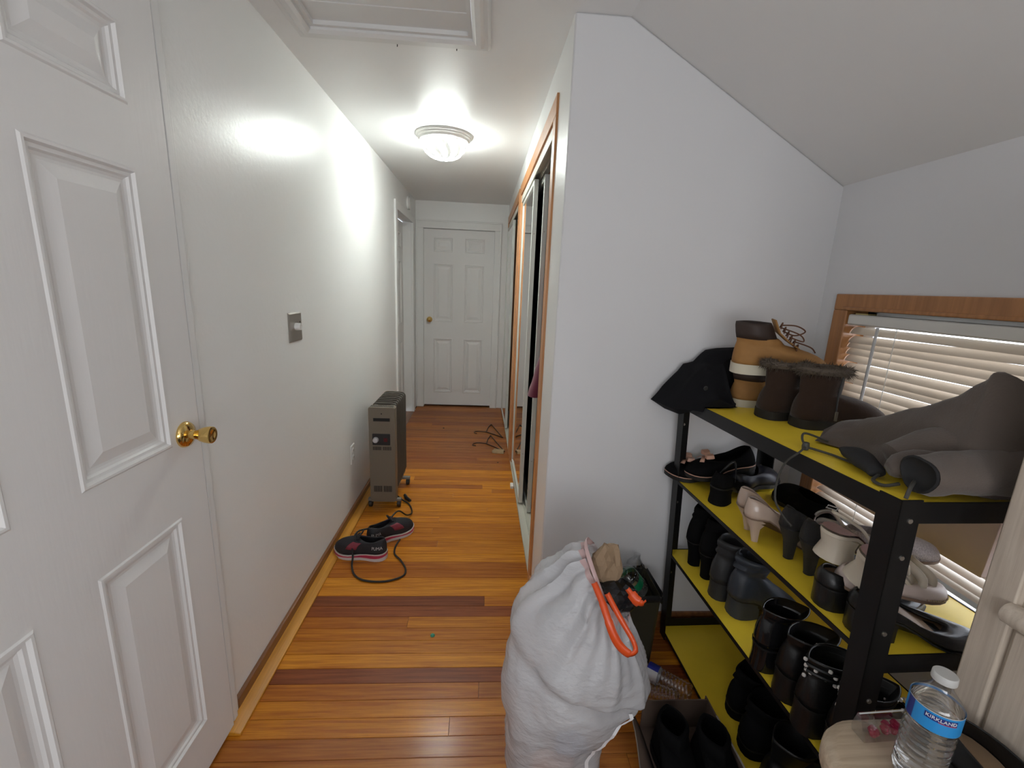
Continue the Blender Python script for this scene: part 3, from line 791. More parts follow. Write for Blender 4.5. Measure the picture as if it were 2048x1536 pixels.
# running shoes lying beside the heater
def sneaker(label, loc, rz, flip):
    t = thing('running_shoe', label, 'shoe', loc, rz, 'running shoes by the heater'); t.scale = (1, 1, 1.22)
    s = Shoe(t, L=0.285, W=0.080, toe='round', hh=0.010, th=0.022, spring=0.012)
    s.sole(M['sn_sole'], 1.08, 'midsole', flat=True)
    wv = MB(); lp1 = s.loop(1.095, -0.004); lp0 = [p - Vector((0, 0, 0.010 + 0.005 * math.sin(p.x / 0.285 * 7))) for p in lp1]
    wv.loft([lp0, lp1], False, False).build('pink_stripe', M['sn_pink'], t, angle=60)
    s.upper(M['sn_black'], 0.03, 0.50, 0.72, 0.062, 0.050, 0.070, toe_h=0.052, bulge=1.10, thick=0.004)
    s.insole(M['dark_in'])
    # laces, tongue and quarter panel
    tg = MB(); rows = []
    for k in range(6):
        x = 0.128 + k * 0.013; zt = s.zs(x / 0.285) + 0.076 - k * 0.0048
        rows.append([Vector((x, yv, zt - abs(yv) * 10 * abs(yv) + (0.014 if k == 0 else 0))) for yv in (-0.018, -0.009, 0.006, 0.021, 0.028)])
    tg.loft(rows, closed=False).build('tongue', M['sn_black'], t, solid=0.004)
    la = MB()
    for k in range(5):
        x = 0.140 + k * 0.0125; zt = s.zs(x / 0.285) + 0.0765 - k * 0.0050
        la.tube(crv([(x, -0.022, zt - 0.008), (x + 0.003, 0.0, zt + 0.004), (x + 0.006, 0.006, zt + 0.004), (x + 0.008, 0.030, zt - 0.008)], 4), 0.0022, 5)
    la.build('laces', M['sn_lace'], t)
    for sd in (-1, 1):
        q = MB(); rr = []
        for i in range(5):
            tt = 0.50 + i * 0.055
            col = []
            for a in (0.30, 0.48, 0.66, 0.82):
                o = s.O(tt, sd, 1.0); o.z = s.zs(tt)
                j = min(range(len(s.ring)), key=lambda q_: abs(s.ring[q_][0] - tt) + (10 if s.ring[q_][1] != sd else 0))
                kf = a * 6; k0 = int(kf); fr = kf - k0
                p = s.loops[k0][j].lerp(s.loops[min(k0 + 1, 6)][j], fr); 
                c = Vector((p.x, 0.004, s.zs(tt) + 0.02)); p = p + (p - c).normalized() * 0.0022
                col.append(p + Vector((tt * 0.285 - p.x, 0, 0)) * 0.35)
            rr.append(col)
        q.loft(rr, closed=False).build('quarter_panel', M['sn_maroon'], t, solid=0.002)
        # heel lettering on each side
        def put(co, sd=sd):
            x = 0.036 - co.x * sd * 1.0; zz = 0.060 + co.y
            tt = max(0.02, min(0.98, x / 0.285)); o = s.O(tt, sd, 1.09)
            lean = (zz - 0.04) * 0.18
            return Vector((x, o.y - sd * (lean - 0.0015) + sd * 0.0, zz))
        text_mesh('lettering', 'PUMA', 0.020, M['white_print'], t, put)
    cat = MB().tube(crv([(0.225, 0.020, 0.0668), (0.232, 0.015, 0.0664), (0.238, 0.013, 0.064), (0.243, 0.008, 0.0625)], 4), [0.0012] + [0.0022] * 6 + [0.003] * 4 + [0.0014] * 2, 5)
    cat.build('emblem', M['white_print'], t)
    return t

M['sn_sole'] = mat('sneaker_midsole', (0.62, 0.56, 0.54), 0.55)
M['sn_pink'] = mat('sneaker_pink', (0.46, 0.035, 0.085), 0.5)
M['sn_black'] = mat('sneaker_mesh', (0.022, 0.021, 0.025), 0.75, bump=0.25, bscale=400)
M['sn_lace'] = mat('sneaker_lace', (0.03, 0.028, 0.03), 0.7)
M['sn_maroon'] = mat('sneaker_panel', (0.22, 0.035, 0.055), 0.5)
M['white_print'] = mat('white_print', (0.75, 0.75, 0.75), 0.5)
sneaker('black and pink running shoe pointing at the left baseboard, nearer of the pair', (-0.490, 2.108, 0.0005), math.radians(171), 1)
sneaker('black and pink running shoe pointing down the hall, behind its mate', (-0.615, 2.205, 0.0005), math.radians(40), 1)

# hangers, scraps on the floor
M['brown_plastic'] = mat('brown_hanger', (0.045, 0.018, 0.010), 0.4)
def hanger(label, pts_hook, apex, c1, c2):
    t = thing('clothes_hanger', label, 'hanger', (*apex, 0.0), 0, 'hangers on the hall floor')
    A = Vector((*apex, 0))
    f = lambda p: Vector((*p[:2], p[2] if len(p) > 2 else 0.006)) - A
    MB().tube([f(p) for p in [apex, ((apex[0] + c1[0]) / 2 - 0.006, (apex[1] + c1[1]) / 2 + 0.012), c1]] + [f(c1)] , 0.0050, 6).build('arm', M['brown_plastic'], t)
    MB().tube([f(p) for p in [apex, ((apex[0] + c2[0]) / 2, (apex[1] + c2[1]) / 2 + 0.006), c2]], 0.0050, 6).build('arm', M['brown_plastic'], t)
    MB().tube([f(c1), f(c2)], 0.0050, 6).build('bar', M['brown_plastic'], t)
    MB().tube([f(p) for p in crv(pts_hook, 5)], 0.0038, 6).build('hook', M['brown_plastic'], t)
    return t
hanger('brown clothes hanger on the floor, farther of the two by the closet', [(0.030, 4.186, 0.006), (-0.03, 4.20, 0.006), (-0.075, 4.19, 0.006), (-0.085, 4.15, 0.006), (-0.06, 4.13, 0.006)], (0.030, 4.186), (0.085, 4.44), (0.19, 4.03))
hanger('brown clothes hanger on the floor, nearer of the two by the closet', [(0.035, 3.85, 0.006), (-0.03, 3.87, 0.006), (-0.08, 3.85, 0.006), (-0.09, 3.80, 0.006), (-0.06, 3.79, 0.006)], (0.035, 3.85), (0.075, 4.08), (0.195, 3.66))
wc_ = MB().hexa([(-0.05, -0.03, 0), (0.055, -0.045, 0), (0.06, 0.03, 0), (-0.03, 0.04, 0), (-0.055, -0.025, 0.018), (0.05, -0.04, 0.024), (0.06, 0.025, 0.018), (-0.03, 0.045, 0.015)]).build('wood_scrap', mat('raw_wood', (0.42, 0.30, 0.17), 0.7, bump=0.3, var=0.2), bevel=0.002)
wc_.location = (0.135, 3.66, 0.0); tag(wc_, 'pale scrap of wood lying on the floor by the nearer hanger', 'wood scrap')
o = MB().box((-0.012, -0.03, 0), (0.012, 0.03, 0.022)).build('track_clip', M['white_plastic'], bevel=0.003); o.location = (0.222, 2.97, 0.0); tag(o, 'small white plastic clip at the closet track', 'clip')
o = MB().lathe([(0, 0), (0.008, 0.0), (0.010, 0.003), (0.006, 0.008), (0, 0.009)], 8).build('gum_wrapper', mat('green_scrap', (0.05, 0.30, 0.17), 0.5)); o.location = (-0.184, 1.57, 0.0); tag(o, 'tiny green crumpled scrap on the floor boards', 'scrap')
o = MB().lathe([(0, 0), (0.010, 0.0), (0.008, 0.004), (0, 0.005)], 7).build('dirt_crumb', M['dark']); o.location = (-0.40, 4.29, 0.0); tag(o, 'dark crumb on the floor near the end door', 'crumb')
o = MB().lathe([(0, 0), (0.006, 0.0), (0.005, 0.004), (0, 0.005)], 7).build('dirt_crumb', M['dark']); o.location = (0.13, 3.42, 0.0); tag(o, 'dark crumb on the floor before the closet track', 'crumb')

# red garment in the closet
M['red_cloth'] = mat('maroon_cloth', (0.13, 0.012, 0.035), 0.8, sheen=0.3, bump=0.2, bscale=30)
g = thing('maroon_jacket', 'maroon padded jacket sleeve hanging out of the near closet', 'jacket', (0.33, 2.42, 0))
gm = MB(); rings = []
for k in range(12):
    f = k / 11; z = 0.832 + 0.40 * f; r = 0.062 - 0.022 * f + 0.003 * math.sin(k * 1.9)
    rings.append([(-0.046 + 0.085 * f + r * 0.6 * math.cos(2 * PI * j / 14), 0.0 + r * math.sin(2 * PI * j / 14), z) for j in range(14)])
gm.loft(rings); gm.build('sleeve', M['red_cloth'], g)
rings = []
for k in range(8):
    z = 0.95 + k * 0.09; r = 0.16 + 0.01 * math.sin(k * 1.7)
    rings.append([(0.17 + r * 0.9 * math.cos(2 * PI * j / 16), 0.02 + r * 0.35 * math.sin(2 * PI * j / 16), z) for j in range(16)])
MB().loft(rings).build('body', M['red_cloth'], g)
MB().tube([(0.17, 0.02, 1.56)] + crv([(0.17, 0.02, 1.66), (0.17, 0.02, 1.715), (0.192, 0.02, 1.745), (0.17, 0.02, 1.760), (0.152, 0.02, 1.745)], 5), 0.0025, 6).build('hanger_hook', M['steel'], g)

# ================================================================== SHOE RACK
RX, RY, RT, RL = 0.788, 1.583, 0.025, 0.88
RD = 0.38


def RK(s, t, z):
    """rack frame (s = along the front from the far end, t = depth towards the wall, z) -> world; the rack leans a little"""
    c, sn = math.cos(RT), math.sin(RT)
    return Vector((RX + sn * s + c * t - 0.049 * z, RY - c * s + sn * t - 0.014 * z, z * (1 + 0.022 * s / RL)))


R0 = RK(0, 0, 0)
S1, S2, S3, S4 = 1.054, 0.726, 0.405, 0.034
M['rack_black'] = mat('rack_black_metal', (0.0055, 0.0055, 0.006), 0.42, spec=0.35)
M['rack_yellow'] = mat('rack_yellow_board', (0.90, 0.65, 0.045), 0.42, spec=0.45, var=0.08, vscale=5)
rk = thing('shoe_rack', 'black angle iron shoe rack with four yellow shelves below the window', 'shoe rack', R0)


def rmap(p): return RK(p.x, p.y, p.z) - R0


w, th = 0.044, 0.003
for (s0_, t0_, ds, dt) in [(0, 0, 1, 1), (RL, 0, -1, 1), (0, RD, 1, -1), (RL, RD, -1, -1)]:
    g = MB()
    def bx(a0, a1, b0, b1): g.box((min(a0, a1), min(b0, b1), 0), (max(a0, a1), max(b0, b1), S1 + 0.006))
    bx(s0_, s0_ + ds * w, t0_, t0_ + dt * th); bx(s0_, s0_ + ds * th, t0_, t0_ + dt * w)
    leg = g.xf(rmap).build('leg', M['rack_black'], rk, smooth=False)
    for zz in (0.945, 0.78, 0.62, 0.30, 1.02):
        pos = (s0_ + ds * (0.0 if ds < 0 else th), t0_ + dt * 0.024, zz)
        nb = MB().lathe([(0, -0.003), (0.0045, -0.003), (0.0055, 0.0), (0.0045, 0.0025), (0, 0.003)], 10, (0, 0, 0), 'y')
        b_ = nb.build('bolt', M['steel'], leg); b_.location = rmap(Vector(pos))
for nm, zt, hr in (('top', S1, 0.04), ('mid', S2, 0.010), ('low', S3, 0.010), ('bot', S4, 0.010)):
    MB().box((0.004, 0.004, zt - 0.010), (RL - 0.004, RD - 0.004, zt)).xf(rmap).build('shelf', M['rack_yellow'], rk, smooth=False)
    for (a, b2) in [((0.001, 0.0005), (RL - 0.001, 0.0035)), ((0.001, RD - 0.0035), (RL - 0.001, RD - 0.0005))]:
        MB().box((a[0], a[1], zt - hr), (b2[0], b2[1], zt + 0.0015)).xf(rmap).build('rail', M['rack_black'], rk, smooth=False)
    for sa in (0.0005, RL - 0.0035):
        z0, z1 = (zt - 0.04, zt + 0.0015) if zt > 0.1 else (zt - 0.03, zt + 0.035)
        if zt > 0.1 or sa < 0.1: MB().box((sa, 0.001, z0), (sa + 0.003, RD - 0.001, z1)).xf(rmap).build('rail', M['rack_black'], rk, smooth=False)


def on_rack(name, label, z, s, t, head=0.0, group=None, tilt=(0, 0)):
    """head in degrees, positive turns the toe towards the near end of the rack"""
    return thing(name, label, 'shoe', RK(s, t, z) + Vector((0, 0, 0.0008)), group=group, rot=(math.radians(tilt[0]), math.radians(tilt[1]), RT - math.radians(head)))


# ---- second shelf
M['peach'] = mat('peach_ribbon', (0.62, 0.36, 0.26), 0.5)
M['nude'] = mat('nude_patent', (0.50, 0.385, 0.315), 0.16, spec=0.6)
M['nude_in'] = mat('nude_lining', (0.52, 0.40, 0.37), 0.5)
M['nude_sole'] = mat('nude_sole', (0.20, 0.13, 0.09), 0.5)
M['cream'] = mat('cream_leather', (0.60, 0.53, 0.43), 0.4)
M['pink_in'] = mat('pink_insole', (0.42, 0.26, 0.26), 0.5)
M['silver'] = mat('silver_leather', (0.45, 0.44, 0.43), 0.3, metal=0.4)
M['tan_in'] = mat('tan_insole', (0.30, 0.20, 0.12), 0.55)
M['glit_black'] = mat('black_glitter', (0.008, 0.008, 0.009), 0.5, bump=0.9, bscale=900, spec=0.7)
M['glit_silver'] = mat('silver_glitter', (0.46, 0.41, 0.41), 0.35, bump=1.0, bscale=700, metal=0.5, var=0.3, vscale=350)
M['beige'] = mat('beige_leather', (0.55, 0.46, 0.42), 0.4)


def bow_sandal(label, z, s, t, head, tilt=(0, 0)):
    r = on_rack('bow_sandal', label, z, s, t, head, 'black sandals with peach bows', tilt)
    k = Shoe(r, 0.250, 0.092, 'round', hh=0.022, th=0.020)
    k.sole(M['blk_sole'], 1.03, flat=False)
    MB().loft([k.loop(1.045, -0.004), k.loop(1.045, -0.001)], False, False).build('piping', M['peach'], r)
    k.insole(M['dark_in'], 0.96)
    k.heel(M['blk_sole'], te=0.30, mid=(0.95, 0.95, 0), bot=(0.95, 0.95, 0))
    k.upper(M['blk_suede'], 0.05, 0.60, 0.86, 0.056, 0.034, 0.040, toe_h=0.038)
    bw = MB()
    for sd in (-1, 1):
        bw.loft([[(0.165 + dx, sd * a + 0.004, 0.078 + hgt) for dx, hgt in ((-0.012 * q, 0.0), (-0.010 * q, 0.010 * q), (0.010 * q, 0.010 * q), (0.012 * q, 0.0))] for a, q in ((0.002, 0.5), (0.018, 1.25), (0.034, 1.15), (0.036, 0.6))], True, True)
        bw.loft([[(0.172, sd * 0.004, 0.076), (0.184, sd * 0.002, 0.076)], [(0.186, sd * 0.030, 0.064), (0.200, sd * 0.022, 0.064)]], closed=False)
    bw.lathe([(0, -0.010), (0.007, -0.008), (0.008, 0.0), (0.007, 0.008), (0, 0.010)], 10, (0.165, 0.004, 0.084), 'x')
    bw.build('bow', M['peach'], r, angle=60, solid=0.0015)
    return r


bow_sandal('black sandal with peach bow, lowest at the far front corner of the second shelf', S2, 0.040, 0.215, 194)
bow_sandal('black sandal with peach bow, lying on top of its mate at the rack corner', S2 + 0.070, 0.102, 0.262, 190, (0, 10))
r = on_rack('block_heel_pump', 'black block heeled pump beside the bow sandals with toe to the wall', S2, 0.235, 0.035, -30)
k = Shoe(r, 0.245, 0.066, 'almond', hh=0.058, th=0.005)
k.sole(M['blk_sole']); k.insole(M['dark_in']); k.heel(M['blk_suede'], te=0.27, mid=(0.92, 0.92, 0), bot=(1.02, 1.0, 0)); k.upper(M['blk_suede'], 0.02, 0.60, 0.86, 0.052, 0.032, 0.040)
k.band([k.O(0.30, 1) + Vector((0, 0, 0.075)), Vector((0.10, 0.0, 0.135)), k.O(0.30, -1) + Vector((0, 0, 0.075))], 0.010, M['blk_leather'])
r = on_rack('navy_loafer', 'navy shoe toe behind the black block heeled pump', S2 + 0.012, 0.150, 0.150, -22)
k = Shoe(r, 0.245, 0.088, 'round', th=0.014)
k.sole(M['blk_sole'], flat=True); k.insole(M['dark_in']); k.upper(mat('navy_leather', (0.012, 0.013, 0.022), 0.35), 0.04, 0.55, 0.8, 0.055, 0.045, 0.06, toe_h=0.05)


def pump(label, z, s, t, head, m, lin, solm, hh, group, toe='almond', te=0.24, mid=(0.42, 0.42, 0.004), bot=(0.26, 0.26, 0.010), L=0.238, W=0.062, xb=0.66, name='pump', tilt=(0, 0), hb=0.054, hs=0.030, wo=0.92):
    r = on_rack(name, label, z, s, t, head, group, tilt)
    k = Shoe(r, L, W, toe, hh=hh, th=0.004)
    k.sole(solm, 1.02); k.insole(lin, 0.93, 0.016 if hs < 0.02 else 0.005)
    h = k.heel(m, te=te, mid=mid, bot=bot)
    k.upper(m, 0.015, xb, wo, hb, hs, 0.030, toe_h=0.034)
    return r, k


pump('nude patent pump on the second shelf, nearer of the pair', S2, 0.456, -0.004, 8, M['nude'], M['nude_in'], M['nude_sole'], 0.078, 'nude patent pumps')
pump('nude patent pump on the second shelf, half hidden behind its mate', S2, 0.388, 0.016, 10, M['nude'], M['nude_in'], M['nude_sole'], 0.078, 'nude patent pumps')
pump('black glitter pump beside the nude pumps', S2, 0.548, 0.042, -4, M['glit_black'], M['dark_in'], M['blk_sole'], 0.095, 'black glitter pumps', mid=(0.5, 0.5, 0.002), bot=(0.36, 0.36, 0.006), xb=0.6)
pump('black glitter pump beside the cream sandals', S2, 0.618, 0.046, -2, M['glit_black'], M['dark_in'], M['blk_sole'], 0.095, 'black glitter pumps', mid=(0.5, 0.5, 0.002), bot=(0.36, 0.36, 0.006), xb=0.6)
pump('black chunky heeled pump under the cream sandals', S2, 0.722, 0.012, 6, M['blk_leather'], M['tan_in'], M['blk_sole'], 0.050, 'black pumps with tan insoles', te=0.30, mid=(0.98, 0.98, 0), bot=(0.98, 0.98, 0), L=0.255, W=0.074, xb=0.64, name='block_heel_pump', hb=0.038, hs=0.018, wo=1.02)
pump('black chunky heeled pump with tan insole behind the near rack leg', S2, 0.800, 0.022, 13, M['blk_leather'], M['tan_in'], M['blk_sole'], 0.050, 'black pumps with tan insoles', te=0.30, mid=(0.98, 0.98, 0), bot=(0.98, 0.98, 0), L=0.262, W=0.078, xb=0.70, name='block_heel_pump', hb=0.038, hs=0.018, wo=1.02)


def cream_sandal(label, z, s, t, head, tilt=(0, 0)):
    r = on_rack('cream_sandal', label, z, s, t, head, 'cream block heeled slingback sandals', tilt)
    k = Shoe(r, 0.235, 0.066, 'almond', hh=0.060, th=0.008)
    k.sole(M['cream'], 1.02); k.insole(M['pink_in'], 0.98)
    k.heel(M['cream'], te=0.30, mid=(0.80, 0.92, 0.004), bot=(0.92, 1.12, -0.002))
    z1 = k.zs(0.1)
    k.band([k.O(0.46, 1) + Vector((0, 0.002, k.zs(0.46) + 0.012)), Vector((0.055, 0.036, z1 + 0.024)), Vector((0.008, 0.003, z1 + 0.046)), Vector((0.055, -0.030, z1 + 0.024)), k.O(0.46, -1) + Vector((0, -0.002, k.zs(0.46) + 0.012))], 0.007, M['cream'], 'heel_strap')
    for tt in (0.66, 0.80):
        k.band([k.O(tt, 1, 1.0) + Vector((0, 0, k.zs(tt))), k.O(tt, 1, 0.8) + Vector((0.0, 0, k.zs(tt) + 0.026)), k.O(tt, 1, 0.0) + Vector((0.0, 0, k.zs(tt) + 0.036)), k.O(tt, -1, 0.8) + Vector((0.0, 0, k.zs(tt) + 0.026)), k.O(tt, -1, 1.0) + Vector((0, 0, k.zs(tt)))], 0.020, M['cream'], 'toe_strap')
    return r


cream_sandal('cream block heeled sandal stacked on the black pumps, farther of the pair', S2 + 0.098, 0.690, 0.035, -6, (0, 6))
cream_sandal('cream block heeled sandal stacked on the black pumps, nearer the rack leg', S2 + 0.092, 0.772, 0.040, -8, (14, 6))
r = on_rack('silver_sandal', 'silver buckled sandal with pink insole behind the black glitter pumps', S2, 0.535, 0.175, -38, None, (0, 0))
k = Shoe(r, 0.225, 0.066, 'round', hh=0.05, th=0.010)
k.sole(M['silver'], 1.02); k.insole(M['pink_in'], 0.96); k.heel(M['silver'], te=0.28, mid=(0.85, 0.85, 0), bot=(0.85, 0.85, 0))
for tt, hh_ in ((0.30, 0.050), (0.62, 0.036), (0.76, 0.034)):
    k.band([k.O(tt, 1, 1.0) + Vector((0, 0, k.zs(tt))), k.O(tt, 1, 0.85) + Vector((0.0, 0, k.zs(tt) + hh_ * 0.7)), k.O(tt, 1, 0.0) + Vector((0.0, 0, k.zs(tt) + hh_)), k.O(tt, -1, 0.85) + Vector((0.0, 0, k.zs(tt) + hh_ * 0.7)), k.O(tt, -1, 1.0) + Vector((0, 0, k.zs(tt)))], 0.011, M['silver'])
bk = MB().tube([Vector(p) for p in [(0.055, -0.012, 0.122), (0.055, 0.012, 0.122), (0.078, 0.012, 0.122), (0.078, -0.012, 0.122), (0.055, -0.012, 0.122)]], 0.0022, 6).build('buckle', M['steel'], r)
r = on_rack('black_flat', 'black flat shoe at the back of the second shelf by the wall', S2, 0.400, 0.335, -95, None, (0, 0))
k = Shoe(r, 0.24, 0.078, 'round', th=0.012)
k.sole(M['blk_sole'], flat=True); k.insole(M['dark_in']); k.upper(M['blk_suede'], 0.03, 0.58, 0.82, 0.06, 0.055, 0.065, toe_h=0.055)
r = on_rack('beige_flat', 'beige stitched flat shoe lying on the black pumps behind the rack leg', S2 + 0.062, 0.738, 0.045, 8, None, (0, 3))
k = Shoe(r, 0.235, 0.072, 'round', th=0.006)
k.sole(M['nude_sole'], flat=True); k.insole(M['tan_in']); k.upper(M['beige'], 0.03, 0.78, 0.9, 0.04, 0.032, 0.026, toe_h=0.030)
sc = MB()
for i in range(26):
    tt = 0.72 + 0.28 * abs(math.sin(PI * i / 50)) if False else 0.70 + 0.30 * (1 - abs(i - 12.5) / 12.5)
    p = k.O(tt, 1 if i < 13 else -1, 1.03) + Vector((0, 0, 0.010)); sc.lathe([(0, -0.0018), (0.0022, 0), (0, 0.0018)], 5, p)
o = sc.build('stitching', mat('stitch_gold', (0.38, 0.27, 0.16), 0.5), r); o['kind'] = 'stuff'
r = on_rack('glitter_flat', 'silver glitter flat shoe stacked above the beige flat', S2 + 0.105, 0.655, 0.115, 7, None, (0, 4))
k = Shoe(r, 0.235, 0.074, 'round', th=0.006)
k.sole(M['nude_sole'], flat=True); k.insole(mat('rust_insole', (0.22, 0.085, 0.06), 0.6)); k.upper(M['glit_silver'], 0.03, 0.62, 0.86, 0.045, 0.038, 0.034, toe_h=0.040)

# ---- third shelf: ankle boots
def boot(label, z, s, t, head, m, hh, top, group=None, te=0.28, mid=(0.7, 0.7, 0), bot=(0.6, 0.6, 0), L=0.245, W=0.068, toe='almond', sh=(0.0, 0.42, 0.040), lean=0.0, name='ankle_boot', solm=None, th=0.006, tilt=(0, 0), plat=0.0, hm=None, xa=0.03, slouch=0.0):
    r = on_rack(name, label, z, s, t, head, group, tilt)
    k = Shoe(r, L, W, toe, hh=hh, th=th, plat=plat)
    k.sole(solm or M['blk_sole'], 1.03); k.insole(M['dark_in'], 0.95)
    k.heel(hm or m, te=te, mid=mid, bot=bot, k=1.0)
    za = hh + th + 0.085
    shaft = []
    n = 6
    for i in range(1, n + 1):
        f = i / n
        wob = slouch * math.sin(i * 2.4)
        shaft.append((za + (top - za) * f, xa + (sh[0] - xa) * f - lean * f * 0.3 + wob, 0.44 + (sh[1] - 0.44) * f + wob, 0.034 + (sh[2] - 0.034) * f + slouch * 0.06 * math.cos(i * 2.2)))
    k.upper(m, xa, 0.44, 0.034 * 2 / W, 0.085, 0.085, 0.085, toe_h=0.046, shaft=shaft, thick=0.0035)
    return r, k


boot('slim heeled black suede ankle boot nearest the far leg on the third shelf', S3, 0.098, 0.028, 3, M['blk_suede'], 0.098, 0.240, 'slim heeled black suede boots', te=0.24, mid=(0.66, 0.70, 0), bot=(0.62, 0.66, 0.002), sh=(0.06, 0.48, 0.042), slouch=0.012)
boot('slim heeled black suede ankle boot second from the far leg on the third shelf', S3, 0.180, 0.036, 3, M['blk_suede'], 0.098, 0.235, 'slim heeled black suede boots', te=0.24, mid=(0.66, 0.70, 0), bot=(0.62, 0.66, 0.002), sh=(0.06, 0.48, 0.042), slouch=0.012)
M['charcoal'] = mat('charcoal_leather', (0.026, 0.027, 0.029), 0.5, bump=0.15, bscale=40)
M['charcoal_pale'] = mat('pale_charcoal_leather', (0.035, 0.042, 0.055), 0.42, bump=0.3, bscale=26)  # lighter, bluer copy of the charcoal leather for its mate
boot('charcoal block heeled ankle boot beside the slim black suede boots', S3, 0.278, 0.030, 4, M['charcoal'], 0.062, 0.215, 'charcoal slouch ankle boots', te=0.34, mid=(0.98, 0.98, 0), bot=(1.02, 1.05, 0), W=0.074, toe='round', sh=(0.03, 0.50, 0.046), slouch=0.02)
boot('paler charcoal creased ankle boot beside the shiny black booties', S3, 0.362, 0.046, 4, M['charcoal_pale'], 0.062, 0.210, 'charcoal slouch ankle boots', te=0.36, mid=(0.98, 0.98, 0), bot=(1.02, 1.05, 0), W=0.082, toe='round', sh=(0.02, 0.52, 0.050), slouch=0.03)
boot('shiny black bootie with block heel, farther of the pair in mid shelf', S3, 0.570, -0.004, 4, M['blk_patent'], 0.070, 0.185, 'shiny black booties', te=0.30, mid=(0.92, 0.92, 0), bot=(0.98, 0.98, 0), W=0.074, toe='round', sh=(0.02, 0.56, 0.046))
boot('shiny black bootie with block heel, nearer of the pair beside the studded boot', S3, 0.664, 0.000, 4, M['blk_leather'], 0.070, 0.185, 'shiny black booties', te=0.32, mid=(0.95, 0.95, 0), bot=(1.0, 1.0, 0), W=0.078, toe='round', sh=(0.02, 0.58, 0.048))


def studded(label, s, t):
    r, k = boot(label, S3, s, t, 2, M['blk_leather'], 0.070, 0.200, 'studded black ankle boots', te=0.34, mid=(0.97, 0.97, 0), bot=(1.0, 1.0, 0), W=0.074, toe='round', sh=(0.0, 0.54, 0.042))
    for zz in (0.165, 0.183):
        ring = min(range(len(k.loops)), key=lambda q: abs(k.loops[q][0].z - zz))
        lp = k.loops[ring]; ctr = sum(lp, Vector()) / len(lp)
        pts = [ctr + (p - ctr) * 1.035 + Vector((0, 0, zz - p.z)) for p in lp]; pts.append(pts[0])
        MB().tube(pts, 0.0045, 6, False).build('ankle_strap', M['blk_leather'], r)
    st = MB()
    for row, zz in enumerate((0.150, 0.163, 0.178, 0.192)):
        ring = min(range(len(k.loops)), key=lambda q: abs(k.loops[q][0].z - zz)); lp = k.loops[ring]; ctr = sum(lp, Vector()) / len(lp)
        for j in range(row % 2, len(lp), 3 if row in (1, 2) else 6):
            p = ctr + (lp[j] - ctr) * 1.07; p.z = zz
            st.lathe([(0, -0.0046), (0.0044, -0.0024), (0.0044, 0.0024), (0, 0.0046)], 7, p)
    st.build('studs', M['stud'], r)['kind'] = 'stuff'
    return r


M['stud'] = mat('stud_metal', (0.85, 0.83, 0.80), 0.3, metal=0.2, spec=0.8)
studded('studded black ankle boot beside the shiny booties', 0.752, -0.012)
studded('studded black ankle boot behind the near rack leg', 0.830, 0.006)
r = on_rack('jewelled_sandal', 'black shiny jewelled sandal behind the studded boots', S3, 0.742, 0.150, 10)
k = Shoe(r, 0.23, 0.07, 'round', th=0.010)
k.sole(M['blk_sole'], flat=True); k.insole(M['dark_in'], 0.96)
jw = MB(); rj = random.Random(5)
for tt in (0.55, 0.72, 0.85):
    k.band([k.O(tt, 1, 1.0) + Vector((0, 0, 0.01)), k.O(tt, 1, 0.8) + Vector((0, 0, 0.034)), k.O(tt, 1, 0) + Vector((0, 0, 0.044)), k.O(tt, -1, 0.8) + Vector((0, 0, 0.034)), k.O(tt, -1, 1) + Vector((0, 0, 0.01))], 0.016, M['blk_patent'])
    for q in range(6):
        jw.lathe([(0, -0.004), (0.0055, 0), (0, 0.004)], 6, (tt * 0.23 + rj.uniform(-0.006, 0.006), rj.uniform(-0.022, 0.026), 0.056 - 0.0))
jw.build('jewels', M['stud'], r)['kind'] = 'stuff'
# cord like strap on the third shelf behind the leg
# ---- bottom shelf: black boots
boot('tall black suede boot on the bottom shelf, farther of the pair', S4, 0.385, 0.070, 18, M['blk_suede'], 0.030, 0.175, 'black boots on the bottom shelf', te=0.3, mid=(1, 1, 0), bot=(1, 1, 0), W=0.088, toe='round', sh=(0.06, 0.52, 0.055), slouch=0.02)
boot('tall black suede boot on the bottom shelf, nearer of the pair', S4, 0.508, 0.040, 14, M['blk_suede'], 0.030, 0.180, 'black boots on the bottom shelf', te=0.3, mid=(1, 1, 0), bot=(1, 1, 0), W=0.094, toe='round', sh=(0.02, 0.56, 0.058), slouch=0.02)
boot('black leather boot at the near end of the bottom shelf', S4, 0.640, 0.030, 5, M['blk_leather'], 0.030, 0.190, None, te=0.3, mid=(1, 1, 0), bot=(1, 1, 0), W=0.094, toe='round', sh=(0.02, 0.56, 0.058))

# ---- top shelf: boots
M['tan_nubuck'] = mat('tan_nubuck', (0.33, 0.165, 0.050), 0.75, bump=0.12, bscale=200, var=0.08, vscale=30)
M['boot_brown'] = mat('dark_brown_collar', (0.040, 0.025, 0.020), 0.6)
M['off_white'] = mat('off_white_sole', (0.60, 0.56, 0.45), 0.55)
M['lace_brown'] = mat('lace_brown', (0.12, 0.05, 0.025), 0.7)


